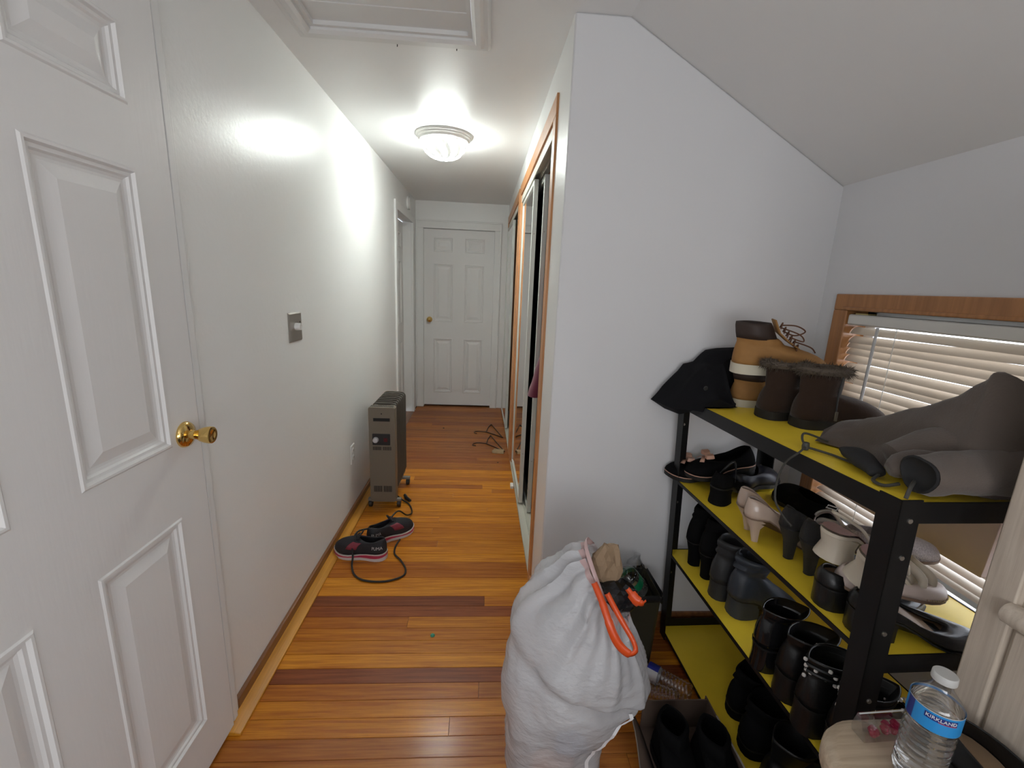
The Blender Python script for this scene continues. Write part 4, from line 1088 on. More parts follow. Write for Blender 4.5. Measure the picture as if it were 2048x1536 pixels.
def tan_boot(label, loc, head, tilt):
    r = thing('work_boot', label, 'boot', loc, group='tan lace up boots', rot=(math.radians(tilt[0]), math.radians(tilt[1]), RT - math.radians(head)))
    k = Shoe(r, 0.285, 0.088, 'round', hh=0.012, th=0.020, spring=0.010)
    k.sole(M['off_white'], 1.06, flat=True)
    z = 0.032
    shaft = [(z + 0.072 + 0.006, 0.015, 0.475, 0.041), (z + 0.085, 0.010, 0.44, 0.0415)]
    k.upper(M['tan_nubuck'], 0.02, 0.52, 0.92, 0.070, 0.066, 0.074, toe_h=0.050, shaft=shaft, thick=0.004)
    col = [[Vector(((xA + (xB - xA) * t) * 0.285, sd * math.sin(PI * t) ** 0.75 * hw * (1.02 if t < 0.8 else 0.9), zz)) for t, sd in k.ring] for zz, xA, xB, hw in
           [(z + 0.082, 0.008, 0.435, 0.0422), (z + 0.10, -0.008, 0.405, 0.0435), (z + 0.122, -0.022, 0.37, 0.0435), (z + 0.134, -0.022, 0.345, 0.041)]]
    MB().loft(col, False, False).build('collar', M['boot_brown'], r, angle=70, solid=0.008, off=-1)
    k.insole(M['dark_in'])
    MB().loft([[(0.104 + 0.0, yv, z + 0.145) for yv in (-0.02, 0.004, 0.026)], [(0.122, yv, z + 0.105) for yv in (-0.024, 0.004, 0.03)], [(0.152, yv, z + 0.080) for yv in (-0.022, 0.004, 0.028)], [(0.185, yv, z + 0.058) for yv in (-0.02, 0.004, 0.026)]], closed=False).build('tongue', M['tan_nubuck'], r, solid=0.004)
    la = MB()
    for q in range(6):
        f = q / 5; x = 0.124 + 0.055 * f; zz = z + 0.128 - 0.066 * f
        la.tube(crv([(x - 0.004, -0.026, zz - 0.008), (x + 0.006, 0.0, zz + 0.008), (x + 0.010, 0.034, zz - 0.010)], 5), 0.0022, 5)
    la.tube(crv([(0.128, 0.004, z + 0.128), (0.165, -0.014, z + 0.130), (0.190, -0.022, z + 0.115), (0.165, -0.016, z + 0.100), (0.135, 0.0, z + 0.11)], 6), 0.0022, 5)
    la.tube(crv([(0.13, 0.004, z + 0.12), (0.175, -0.030, z + 0.105), (0.186, -0.034, z + 0.085), (0.15, -0.02, z + 0.095)], 6), 0.0022, 5)
    la.tube(crv([(0.175, 0.004, z + 0.078), (0.205, -0.010, z + 0.070), (0.222, -0.012, z + 0.062), (0.235, -0.004, z + 0.048)], 6), 0.0022, 5)
    la.build('laces', M['lace_brown'], r)
    return r


tan_boot('tan lace up boot standing at the back of the top shelf under its mate', RK(0.112, 0.128, S1) + Vector((0, 0, 0.001)), 10, (0, 0)).scale = (1, 1, 0.80)
tan_boot('tan lace up boot lying on top of the pile of boots', RK(0.165, 0.085, S1 + 0.128), 20, (3, 0))


def fur_boot(label, s, t, head):
    r = thing('fur_boot', label, 'boot', RK(s, t, S1) + Vector((0, 0, 0.001)), group='dark brown fur trimmed boots', rot=(0, 0, RT - math.radians(head)))
    k = Shoe(r, 0.265, 0.092, 'round', hh=0.010, th=0.016, spring=0.008)
    k.sole(M['fur_sole'], 1.04, flat=True)
    shaft = [(0.125, 0.02, 0.47, 0.046), (0.145, 0.015, 0.47, 0.048), (0.165, 0.01, 0.47, 0.048)]
    k.upper(M['fur_suede'], 0.03, 0.48, 0.92, 0.075, 0.075, 0.080, toe_h=0.060, shaft=shaft, thick=0.005)
    k.insole(M['dark_in'])
    fm = MB(); rf = random.Random(int(s * 1000))
    core = [(0.24 * 0.265 + math.cos(a) * 0.24 * 0.265, math.sin(a) * 0.046, 0.170) for a in [2 * PI * i / 24 for i in range(25)]]
    fm.tube(core, 0.011, 8, False)
    for i in range(900):
        a = rf.uniform(0, 2 * PI); b_ = rf.uniform(0, 2 * PI)
        d = Vector((math.cos(a) * math.cos(b_), math.sin(a) * math.cos(b_), math.sin(b_) * 0.8 - 0.1)).normalized()
        c = Vector((0.0636 + math.cos(a) * 0.0636, math.sin(a) * 0.046, 0.170)) + d * 0.009
        q = d.orthogonal().normalized() * 0.0012; w2 = d.cross(q)
        tip = c + d * rf.uniform(0.008, 0.016) + Vector((rf.uniform(-.005, .005), rf.uniform(-.005, .005), rf.uniform(-.006, .002)))
        fm.add([c + q, c - q * 0.5 + w2 * 0.87, c - q * 0.5 - w2 * 0.87, tip], [(0, 1, 3), (1, 2, 3), (2, 0, 3)])
    fm.build('fur_collar', M['fur'], r)['kind'] = 'stuff'
    MB().tube(crv([(0.090, -0.0485, 0.160), (0.085, -0.051, 0.11), (0.085, -0.055, 0.062)], 5), 0.0025, 5).build('zipper', M['blk_sole'], r)
    zp = MB().box((0.081, -0.060, 0.035), (0.089, -0.056, 0.062)).build('zip_pull', mat('zip_pull_metal', (0.20, 0.17, 0.13), 0.4, metal=0.7), r, bevel=0.001)
    return r


M['fur_sole'] = mat('dark_rubber', (0.014, 0.012, 0.010), 0.7)
M['fur_suede'] = mat('dark_brown_suede', (0.034, 0.020, 0.014), 0.9, spec=0.15, sheen=0.15, bump=0.2, bscale=120)
M['fur'] = mat('brown_grey_fur', (0.085, 0.065, 0.048), 0.8)
fur_boot('dark brown suede boot with fur collar, farther of the pair', 0.285, 0.122, -2)
fur_boot('dark brown suede boot with fur collar and zip, nearer of the pair', 0.372, 0.165, 10)


# ---- cloth kit
def cloth_noise(p, amp, sc):
    return amp * (noise.noise(p * sc) + 0.5 * noise.noise(p * sc * 2.1 + Vector((3, 1, 7))))


# black coat thrown over the far corner
M['coat_black'] = mat('black_coat_cloth', (0.0065, 0.0065, 0.008), 0.85, spec=0.2, bump=0.2, bscale=80)
cb = thing('black_coat', 'black coat thrown over the far corner of the top shelf', 'coat', RK(0.1, 0.1, S1))
B0 = RK(0.1, 0.1, S1)
rings = []
NS = 30
def plin(tab, f):
    for (a, p0), (b2, p1) in zip(tab[:-1], tab[1:]):
        if f <= b2: 
            u = (f - a) / (b2 - a); return tuple(x + (y - x) * u for x, y in zip(p0, p1))
    return tab[-1][1]
for i in range(NS + 1):
    f = i / NS; s_ = -0.022 + 0.205 * f
    far = 1 - sstep(0.20, 0.50, f)          # the far side is the tall part
    drop = sstep(0.45, 1.0, f)
    tmax = 0.105 + 0.20 * far
    topz = 1.245 - 0.05 * (1 - far) - 0.12 * drop
    tab = [(0.0, (-0.104 + 0.075 * f + 0.03 * drop, 1.036 - 0.018 * f + 0.020 * drop)), (0.22, (-0.020 + 0.02 * f, 1.128 - 0.02 * f - 0.05 * drop)), (0.34, (0.012 + 0.01 * f, 1.172 - 0.015 * f - 0.085 * drop)),
           (0.42, (0.050, 1.184 - 0.10 * drop)), (0.55, (0.100, topz - 0.012)), (0.66, (tmax * 0.75 + 0.03, topz)), (0.80, (tmax, topz - 0.05)), (1.0, (tmax + 0.012, 1.0595))]
    ring = []
    for j in range(27):
        t_, z_ = plin(tab, j / 26); w_ = RK(s_, t_, max(z_, 1.0595 if t_ > 0.0 else 0))
        ed = min(1, j / 3, (26 - j) / 3)
        rid = 0.016 * (0.5 - abs(noise.noise(w_ * 11 + Vector((2, 0, 5))))) * ed + 0.006 * noise.noise(w_ * 30) * ed
        w_ = w_ + Vector((-0.5, -0.4, 0.6)) * rid
        ring.append(w_ - B0)
    for t_, z_ in ((tmax * 0.6, 1.0590), (0.02, 1.0590), (0.0, 1.0585), (-0.014 * (1 - drop), 1.050), (-0.046 + 0.02 * f + 0.03 * drop, 1.000 + 0.01 * f + 0.045 * drop)):
        ring.append(RK(s_, t_, z_) - B0)
    rings.append(ring)
MB().loft(rings).build('coat_body', M['coat_black'], cb, angle=45)
MB().lathe([(0, -0.003), (0.007, -0.003), (0.008, 0.0), (0.006, 0.003), (0, 0.003)], 12, tuple(RK(0.155, 0.012, 1.118) - B0), 'y').build('button', M['black_plastic'], cb)

# taupe jacket heaped on the near end
M['taupe'] = mat('taupe_cloth', (0.115, 0.093, 0.080), 0.88, spec=0.15, sheen=0.2, bump=0.25, bscale=220)
M['lining'] = mat('jacket_lining', (0.013, 0.013, 0.014), 0.8)
jk = thing('taupe_jacket', 'taupe jacket with drawcord heaped on the near end of the top shelf', 'jacket', RK(0.7, 0.2, S1))
J0 = RK(0.7, 0.2, S1)
Hm = [(0, (.535, .110, 1.060)), (.12, (.570, .130, 1.058)), (.25, (.630, .150, 1.058)), (.45, (.700, .125, 1.062)), (.65, (.770, .100, 1.068)), (.85, (.83, .13, 1.07)), (1.0, (.875, .16, 1.065))]
Rm = [(0, (.535, .122, 1.068)), (.12, (.530, .165, 1.095)), (.25, (.560, .205, 1.112)), (.45, (.650, .220, 1.158)), (.65, (.740, .215, 1.208)), (.85, (.806, .204, 1.262)), (.93, (.826, .200, 1.286)), (1.0, (.876, .235, 1.252))]
Bm = [(0, (.525, .130, 1.060)), (.12, (.470, .250, 1.060)), (.25, (.480, .330, 1.060)), (.45, (.580, .372, 1.060)), (.65, (.70, .374, 1.060)), (.85, (.80, .374, 1.060)), (1.0, (.874, .372, 1.060))]
def cv(tab, f): return Vector([ci([(a, p[c]) for a, p in tab], f) for c in range(3)])
NU, NV = 44, 26
rings = []
for i in range(NU + 1):
    f = i / NU; H_, R_, B_ = cv(Hm, f), cv(Rm, f), cv(Bm, f); ring = []
    for j in range(NV + 1):
        g_ = j / NV
        if g_ < 0.6:
            u = g_ / 0.6; c = H_.lerp(R_, 0.50) + Vector((0.012, -0.012, 0.022 * min(1, f * 4)))
            p = H_ * (1 - u) ** 2 + c * 2 * u * (1 - u) + R_ * u * u
        else:
            u = (g_ - 0.6) / 0.4; c = R_.lerp(B_, 0.5) + Vector((0, 0.02, 0.05)); p = R_ * (1 - u) ** 2 + c * 2 * u * (1 - u) + B_ * u * u
        q = RK(*p)
        edge = min(1, 5 * g_, 5 * (1 - g_)) * min(1, f * 5)
        # long folds running from the tip towards the raised end
        fold = 0.017 * math.sin(9 * g_ + 3.2 * math.sin(2.6 * f) + 2 * noise.noise(Vector((f * 2, g_ * 3, 0)))) * edge * min(1, 2.5 * f) * (1 if g_ < 0.62 else 0.4)
        q += Vector((-0.35, -0.35, 0.86)) * (fold + cloth_noise(q, 0.006, 18) * edge + 0.016 * (0.35 - abs(noise.noise(Vector((q.x * 5, q.y * 5, q.z * 14))))) * edge)
        q.z = max(q.z, RK(p.x, p.y, S1).z + 0.004)
        ring.append(q - J0)
    rings.append(ring)
# close underneath
rings2 = []
for i, ring in enumerate(rings):
    a, b2 = ring[-1], ring[0]
    extra = []
    for q in range(1, 6):
        p = a.lerp(b2, q / 6); 
        p.z = min(a.z, b2.z) - 0.001; extra.append(p)
    rings2.append(ring + extra)
MB().loft(rings2).build('jacket_body', M['taupe'], jk, angle=80)


def cloth_tube(path, rads, name, m, ov=1.0, open_end=True, amp=0.004, flat=0.85, n=22):
    P = [RK(*p) for p in crv(path, 5)]; mb = MB(); rg = []
    for i, p in enumerate(P):
        f = i / (len(P) - 1); t_ = (P[min(i + 1, len(P) - 1)] - P[max(i - 1, 0)]).normalized()
        sd = t_.cross(Vector((0, 0, 1))).normalized(); up = sd.cross(t_)
        r_ = ci([(k / (len(rads) - 1), v) for k, v in enumerate(rads)], f)
        ring = []
        for k in range(n):
            a = 2 * PI * k / n; rr = r_ * (1 + 0.06 * math.sin(3 * a + 5 * f) + 0.04 * math.sin(7 * f * 3 + a))
            q = p + sd * rr * math.cos(a) * ov + up * rr * flat * math.sin(a)
            q += Vector((0, 0, cloth_noise(q, amp, 25)))
            ring.append(q - J0)
        rg.append(ring)
    if open_end:
        c = sum(rg[0], Vector()) / n
        nrm = (sum(rg[1], Vector()) / n - c).normalized()
        MB().loft([[c + (q - c) * 1.0 - nrm * 0.001 for q in rg[0]], [c + (q - c) * 0.9 - nrm * 0.003 for q in rg[0]], [c + (q - c) * 0.80 + nrm * 0.004 for q in rg[0]]], False, True).build('sleeve_lining', M['lining'], jk, angle=80)
    return mb.loft(rg, not open_end, True).build(name, m, jk, angle=80)


cloth_tube([(.860, .046, 1.100), (.862, .12, 1.104), (.862, .22, 1.110), (.858, .33, 1.116)], [0.041, 0.047, 0.052, 0.056], 'sleeve', M['taupe'], 0.92, True)
cloth_tube([(.765, .085, 1.102), (.785, .16, 1.130), (.815, .24, 1.150), (.845, .34, 1.135)], [0.030, 0.040, 0.042, 0.050], 'sleeve_fold', M['taupe'], 1.0, False)
cloth_tube([(.800, .050, 1.086), (.806, .085, 1.096), (.815, .15, 1.10)], [0.014, 0.034, 0.040], 'cuff_flap', M['taupe'], 1.0, False)
cloth_tube([(.635, .105, 1.070), (.70, .080, 1.078), (.775, .050, 1.070)], [0.012, 0.028, 0.016], 'lining_fold', M['lining'], 1.0, False, 0.003, 0.6)
dc = MB()
dc.tube([RK(*p) - J0 for p in crv([(.560, .125, 1.066), (.545, .075, 1.082), (.565, .050, 1.075), (.592, .040, 1.062)], 6)], 0.0028, 6)
dc.tube([RK(*p) - J0 for p in crv([(.592, .040, 1.062), (.64, .066, 1.060), (.70, .075, 1.060), (.735, .080, 1.066)], 6)], 0.0030, 6)
dc.tube([RK(*p) - J0 for p in crv([(.592, .040, 1.062), (.628, -.004, 1.060), (.598, -.010, 1.024), (.578, -.010, .969), (.581, -.010, .916), (.612, -.008, .889), (.640, -.004, .876)], 6)], 0.0026, 6)
dc.tube([RK(*p) - J0 for p in crv([(.775, .055, 1.066), (.790, .030, 1.060), (.815, .030, 1.060), (.82, .055, 1.066)], 6)], 0.0034, 6)
dc.tube([RK(*p) - J0 for p in crv([(.850, .052, 1.085), (.866, .028, 1.080), (.872, .016, 1.060)], 6)], 0.0034, 6)
dco = dc.build('drawcord', mat('cord_olive', (0.050, 0.048, 0.042), 0.7), jk)
c_ = RK(.592, .040, 1.064) - J0
MB().lathe([(0, -0.010), (0.007, -0.009), (0.0085, 0.0), (0.007, 0.009), (0, 0.010)], 12, tuple(c_)).build('cord_stopper', mat('stopper', (0.06, 0.06, 0.055), 0.5), dco)

# cardboard sheet against the blind
M['card'] = mat('cardboard', (0.62, 0.49, 0.44), 0.8, var=0.06, vscale=6)
cdz = MB().loft([[(-0.012, -0.32, 0.0), (0.012, -0.32, 0.0), (0.012, 0.22, 0.0), (-0.012, 0.22, 0.0)], [(0.004, -0.32, 0.215), (0.028, -0.32, 0.215), (0.028, 0.22, 0.215), (0.004, 0.22, 0.215)]]).build('cardboard_box', M['card'], bevel=0.002)
cdz.location = (1.185, 1.165, 0.810); tag(cdz, 'flat pinkish brown cardboard box standing against the blind behind the rack', 'box')
cdp = MB().box((-0.0145, -0.15, 0.085), (-0.0115, 0.02, 0.092)).build('printed_line', mat('print_brown', (0.17, 0.11, 0.09), 0.8), cdz, smooth=False)

# ================================================================== TRASH BAG
def film(name, color, clear=0.15, rough=0.28, trans=0.35, bump=0.35):
    m = bpy.data.materials.new(name); m.use_nodes = True; nt = m.node_tree
    p = nt.nodes['Principled BSDF']; p.inputs['Base Color'].default_value = (*color, 1); p.inputs['Roughness'].default_value = rough
    p.inputs['Specular IOR Level'].default_value = 0.6
    tl = nt.nodes.new('ShaderNodeBsdfTranslucent'); tl.inputs['Color'].default_value = (*color, 1)
    tp = nt.nodes.new('ShaderNodeBsdfTransparent'); tp.inputs['Color'].default_value = (1, 1, 1, 1)
    m1 = nt.nodes.new('ShaderNodeMixShader'); m1.inputs[0].default_value = trans
    m2 = nt.nodes.new('ShaderNodeMixShader'); m2.inputs[0].default_value = clear
    nt.links.new(p.outputs[0], m1.inputs[1]); nt.links.new(tl.outputs[0], m1.inputs[2])
    nt.links.new(m1.outputs[0], m2.inputs[1]); nt.links.new(tp.outputs[0], m2.inputs[2])
    nt.links.new(m2.outputs[0], nt.nodes['Material Output'].inputs[0])
    tc = nt.nodes.new('ShaderNodeTexCoord'); n = nt.nodes.new('ShaderNodeTexNoise'); n.inputs['Scale'].default_value = 34; n.inputs['Detail'].default_value = 5
    mp = nt.nodes.new('ShaderNodeMapping'); mp.inputs['Scale'].default_value = (1, 1, 2.2)
    nt.links.new(tc.outputs['Object'], mp.inputs['Vector']); nt.links.new(mp.outputs[0], n.inputs['Vector'])
    b = nt.nodes.new('ShaderNodeBump'); b.inputs['Strength'].default_value = bump; b.inputs['Distance'].default_value = 0.006
    nt.links.new(n.outputs['Fac'], b.inputs['Height']); nt.links.new(b.outputs['Normal'], p.inputs['Normal'])
    return m


M['bag'] = film('white_bag_film', (0.74, 0.75, 0.78), 0.24, 0.17, 0.28, 0.9)
M['hem'] = film('pink_bag_hem', (0.70, 0.50, 0.49), 0.05, 0.28, 0.25, 0.15)
M['orange'] = mat('orange_drawstring', (0.72, 0.085, 0.015), 0.28, spec=0.6)
G0 = Vector((0.25, 1.06, 0.0))
tb = thing('trash_bag', 'full white drawstring trash bag standing at the wall corner, orange ties', 'trash bag', G0)
#      f, cx, cy, cz, a, b, tau, sigma
KB = [(0.00, .243, 1.06, .004, .118, .118, 0, 0), (0.06, .240, 1.06, .020, .138, .135, 0, 0), (0.16, .235, 1.06, .110, .147, .145, 0, 0), (0.28, .233, 1.06, .200, .150, .150, 2, 0),
      (0.38, .250, 1.06, .285, .178, .162, 6, 0), (0.46, .280, 1.07, .350, .204, .172, 14, 4), (0.52, .294, 1.072, .395, .206, .170, 20, 7), (0.60, .311, 1.075, .450, .215, .176, 27, 10), (0.70, .328, 1.08, .512, .190, .164, 34, 14),
      (0.80, .340, 1.075, .565, .157, .140, 40, 19), (0.89, .340, 1.065, .612, .132, .108, 45, 25), (0.96, .350, 1.055, .638, .108, .084, 48, 30), (1.0, .356, 1.050, .650, .104, .080, 49, 31)]
def bag_ring(f, n=120, extra=1.0):
    v = [ci([(q[0], q[c]) for q in KB], f) for c in range(1, 8)]
    cx, cy, cz, a, b2, tau, sg = v; tau = math.radians(tau); sg = math.radians(sg)
    U = Vector((math.cos(tau), 0, -math.sin(tau))); V = Vector((0, math.cos(sg), math.sin(sg)))
    ring = []
    wp = sstep(0.50, 1.0, f); wl = 1 - sstep(0.62, 0.8, f)
    for k in range(n):
        th = 2 * PI * k / n
        d = Vector((math.cos(th), math.sin(th), 0))
        pl = 0.085 * wp * (1 - 0.45 * f) * 1.6 * (1.3 - 2.6 * abs(math.sin(6.5 * th + 1.2 * math.sin(2 * th))) ** 0.7 + 0.5 * math.sin(23 * th + 1)) * min(1, (1.02 - f) * 9 + 0.35)
        q = Vector((cx, cy, cz)) + U * a * math.cos(th) * extra + V * b2 * math.sin(th) * extra
        dn = (U * math.cos(th) + V * math.sin(th))
        lump = 0.020 * noise.noise(q * 8) + 0.009 * noise.noise(q * 17) + 0.0045 * abs(noise.noise(Vector((q.x * 9, q.y * 9, q.z * 60))))
        groove = -0.016 * math.exp(-((f - 0.515) / 0.022) ** 2) * (0.6 + 0.6 * math.cos(th + 1.2)) + 0.006 * math.exp(-((f - 0.56) / 0.03) ** 2)
        crease = groove + 0.004 * abs(math.sin(q.z * 190 + 8 * noise.noise(q * 6))) * (1 - wp) * sstep(0.1, 0.3, f)
        ring.append(q + dn * (pl * a + lump * min(1, f * 6) * (1 - 0.6 * wp) + crease) - G0)
    return ring
MB().loft([bag_ring(i / 70) for i in range(71)], True, False).build('bag_body', M['bag'], tb, angle=80)
MB().loft([bag_ring(0.955, 120, 1.015), bag_ring(0.985, 120, 1.02), bag_ring(1.0, 120, 1.015)], False, False).build('hem', M['hem'], tb, angle=80)
# raised rim flap at the left of the mouth
fl_ = MB(); rws = []
for i in range(9):
    a = math.radians(118 + i * 17); v = bag_ring(1.0, 120)[int(a / (2 * PI) * 120) % 120]; h = 0.026 * math.sin(PI * i / 8) ** 0.7
    rws.append([v, v + Vector((-0.003, 0, h * 0.55)), v + Vector((0.004, 0.002, h))])
fl_.loft(rws, closed=False).build('hem', M['hem'], tb, solid=0.001)
def ribbon(path, w, name, m, parent, base, side=Vector((0, 1, 0))):
    P = crv(path, 8); L = []
    for i, p in enumerate(P):
        t_ = (P[min(i + 1, len(P) - 1)] - P[max(i - 1, 0)]).normalized(); s_ = t_.cross(side).normalized()
        ww = w[min(len(w) - 1, int(i / len(P) * len(w)))] if isinstance(w, list) else w
        L.append([p - s_ * ww / 2 - base, p + Vector((0, -0.002, 0)) - base, p + s_ * ww / 2 - base])
    return MB().loft(L, closed=False).build(name, m, parent, solid=0.0012, angle=80)
ribbon([(.300, .990, .688), (.314, .955, .660), (.326, .930, .628), (.338, .915, .598), (.355, .905, .572), (.378, .898, .556), (.394, .902, .562), (.388, .912, .583), (.370, .928, .610), (.350, .948, .640), (.332, .975, .668)], [0.016, 0.018, 0.021, 0.022, 0.022, 0.015, 0.012, 0.013, 0.014, 0.014], 'drawstring', M['orange'], tb, G0)
ribbon([(.398, 1.010, .655), (.408, .998, .645), (.420, .988, .634), (.432, .985, .630), (.444, .99, .634)], [0.014, 0.026, 0.028, 0.018, 0.006], 'drawstring', M['orange'], tb, G0)
sm_ = MB(); L = []
for i in range(30):
    f = 0.06 + 0.43 * i / 29; th = math.radians(-72 + 26 * math.sin(f * 3.0)); v = bag_ring(f, 120, 1.006)[int((th % (2 * PI)) / (2 * PI) * 120) % 120]
    L.append([v + Vector((-0.005, -0.003, 0)), v + Vector((0.005, -0.003, 0))])
sm_.loft(L, closed=False).build('seam', mat('bag_seam', (0.80, 0.80, 0.82), 0.35), tb)

# things in and on the bag
def crumple(name, loc, r, m, sc, seed, sub=3, amp=0.35, fr=3.0):
    bm = bmesh.new(); bmesh.ops.create_icosphere(bm, subdivisions=sub, radius=1.0)
    for v in bm.verts:
        q = v.co * fr + Vector((seed, seed * 2, 0)); n_ = noise.cell(q * 1.2) * 0.25 + noise.noise(q) + 0.5 * abs(noise.noise(q * 2.3))
        v.co = v.co * (1 + amp * (n_ - 0.2)); v.co = Vector((v.co.x * r[0], v.co.y * r[1], v.co.z * r[2]))
    me = bpy.data.meshes.new(name); bm.to_mesh(me); bm.free(); me.materials.append(m)
    o = bpy.data.objects.new(name, me); COL.objects.link(o); o.location = loc
    return o
M['kraft'] = mat('brown_paper', (0.30, 0.205, 0.125), 0.75, bump=0.2, bscale=40)
kp = crumple('paper_bag', (0.358, 1.085, 0.672), (0.044, 0.036, 0.066), M['kraft'], 1, 3, 3, 0.38, 1.7); tag(kp, 'crumpled brown paper sack poking out of the top of the white trash bag', 'paper bag')
bp = crumple('black_wrapper', (0.374, 1.050, 0.605), (0.070, 0.058, 0.042), mat('black_film', (0.012, 0.012, 0.014), 0.18, spec=0.6), 1, 8, 3, 0.2, 2.2); tag(bp, 'glossy black plastic inside the mouth of the white trash bag', 'wrapper')
ow = crumple('orange_wrapper', (0.215, 0.955, 0.135), (0.070, 0.030, 0.045), mat('orange_wrap', (0.62, 0.24, 0.08), 0.5), 1, 2, 2, 0.25, 2.0); tag(ow, 'orange wrapper showing through the lower part of the white trash bag', 'wrapper')
gw = crumple('green_wrapper', (0.205, 0.960, 0.050), (0.085, 0.036, 0.045), mat('green_wrap', (0.10, 0.22, 0.17), 0.5), 1, 5, 2, 0.25, 2.0); tag(gw, 'grey green wrapper showing through the bottom of the white trash bag', 'wrapper')
bw_ = crumple('blue_wrapper', (0.262, 0.945, 0.225), (0.050, 0.028, 0.028), mat('blue_wrap', (0.10, 0.20, 0.36), 0.5), 1, 6, 2, 0.25, 2.0); tag(bw_, 'pale blue wrapper showing through the middle of the white trash bag', 'wrapper')


# ================================================================== BOTTLES
def clear_mat(name, tint=(1, 1, 1), gl=0.16, rough=0.06):
    m = bpy.data.materials.new(name); m.use_nodes = True; nt = m.node_tree; nt.nodes.remove(nt.nodes['Principled BSDF'])
    tp = nt.nodes.new('ShaderNodeBsdfTransparent'); tp.inputs['Color'].default_value = (*tint, 1)
    g = nt.nodes.new('ShaderNodeBsdfGlossy'); g.inputs['Roughness'].default_value = rough
    lw = nt.nodes.new('ShaderNodeLayerWeight'); lw.inputs['Blend'].default_value = 0.35
    mp = nt.nodes.new('ShaderNodeMapRange'); mp.inputs['To Min'].default_value = gl * 0.45; mp.inputs['To Max'].default_value = min(1, gl * 4)
    nt.links.new(lw.outputs['Facing'], mp.inputs['Value'])
    mx = nt.nodes.new('ShaderNodeMixShader'); nt.links.new(mp.outputs[0], mx.inputs[0]); nt.links.new(tp.outputs[0], mx.inputs[1]); nt.links.new(g.outputs[0], mx.inputs[2])
    nt.links.new(mx.outputs[0], nt.nodes['Material Output'].inputs[0])
    return m


M['clear'] = clear_mat('clear_plastic', (0.95, 0.96, 0.97))
M['water'] = mat('water', (0.98, 0.99, 1.0), 0.0, trans=1.0, ior=1.30)
M['cap_white'] = mat('cap_white', (0.50, 0.50, 0.49), 0.4)
M['lab_blue'] = mat('label_blue', (0.025, 0.26, 0.62), 0.35)
M['lab_navy'] = mat('label_navy', (0.02, 0.035, 0.20), 0.35)
M['lab_red'] = mat('label_red', (0.50, 0.03, 0.04), 0.35)


def water_bottle(name, label, loc, rot, scale=1.0, fill=0.0, cap=True, lab=True, text=None, group=None, rz_text=0.0, H=0.205, R=0.0325):
    t = thing(name, label, 'bottle', loc, group=group, rot=rot)
    prof = [(0.0, 0.006), (R * 0.5, 0.004), (R * 0.75, 0.0), (R * 0.92, 0.004), (R, 0.014)]
    z = 0.018
    while z < H * 0.54:
        prof += [(R, z), (R * 0.95, z + 0.004), (R * 0.95, z + 0.006), (R, z + 0.010)]; z += 0.0125
    prof += [(R, H * 0.56), (R, H * 0.72)]
    for k in range(1, 9):
        a = k / 8; prof.append((R - (R - 0.0125) * sstep(0, 1, a) ** 1.1, H * 0.72 + (H * 0.905 - H * 0.72) * a))
    prof += [(0.0125, H * 0.955)]
    MB().lathe([(r * scale, h * scale) for r, h in prof], 40, caps=True).build('body', M['clear'], t, angle=60)
    if fill:
        ip = [(r * 0.965 * scale, max(h, 0.004) * scale) for r, h in prof if h < fill]
        ip.append((0.0, ip[-1][1])); MB().lathe(ip, 40).build('water', M['water'], t, angle=60)
    if cap:
        cpz = H * 0.93
        MB().lathe([(0, cpz), (0.0155, cpz), (0.0158, cpz + 0.003), (0.0155, cpz + 0.011), (0.0145, cpz + 0.0125), (0, cpz + 0.0127)], 36).build('cap', M['cap_white'], t, angle=40)
    if lab:
        lb = MB().lathe([(R * 1.012, H * 0.575), (R * 1.012, H * 0.735)], 48, caps=False).build('label', M['lab_blue'], t, angle=60)
        MB().add(*patch(R * 1.02, H * 0.575, H * 0.735, rz_text - 1.45, rz_text - 1.05)).build('label_edge', M['lab_navy'], lb)
        MB().lathe([(R * 1.015, H * 0.735), (R * 1.015, H * 0.742)], 48, caps=False).build('label_rim', M['cap_white'], lb)
        if text:
            MB().add(*patch(R * 1.022, H * 0.672, H * 0.718, rz_text - 0.60, rz_text + 0.60)).build('label_panel', M['lab_navy'], lb)
            def wrap(co):
                a = rz_text + co.x / (R * 1.03); r_ = R * 1.03 + co.z
                return Vector((r_ * math.cos(a), r_ * math.sin(a), H * 0.697 + co.y))
            text_mesh('lettering', text, 0.0078, M['white_print'], lb, wrap)
            MB().add(*patch(R * 1.024, H * 0.672, H * 0.677, rz_text - 0.1, rz_text + 0.60)).build('label_line', M['lab_red'], lb)
    return t


def patch(r, z0, z1, a0, a1, n=10):
    vs = []; fs = []
    for i in range(n + 1):
        a = a0 + (a1 - a0) * i / n; vs += [(r * math.cos(a), r * math.sin(a), z0), (r * math.cos(a), r * math.sin(a), z1)]
    for i in range(n): fs.append((2 * i, 2 * i + 2, 2 * i + 3, 2 * i + 1))
    return vs, fs


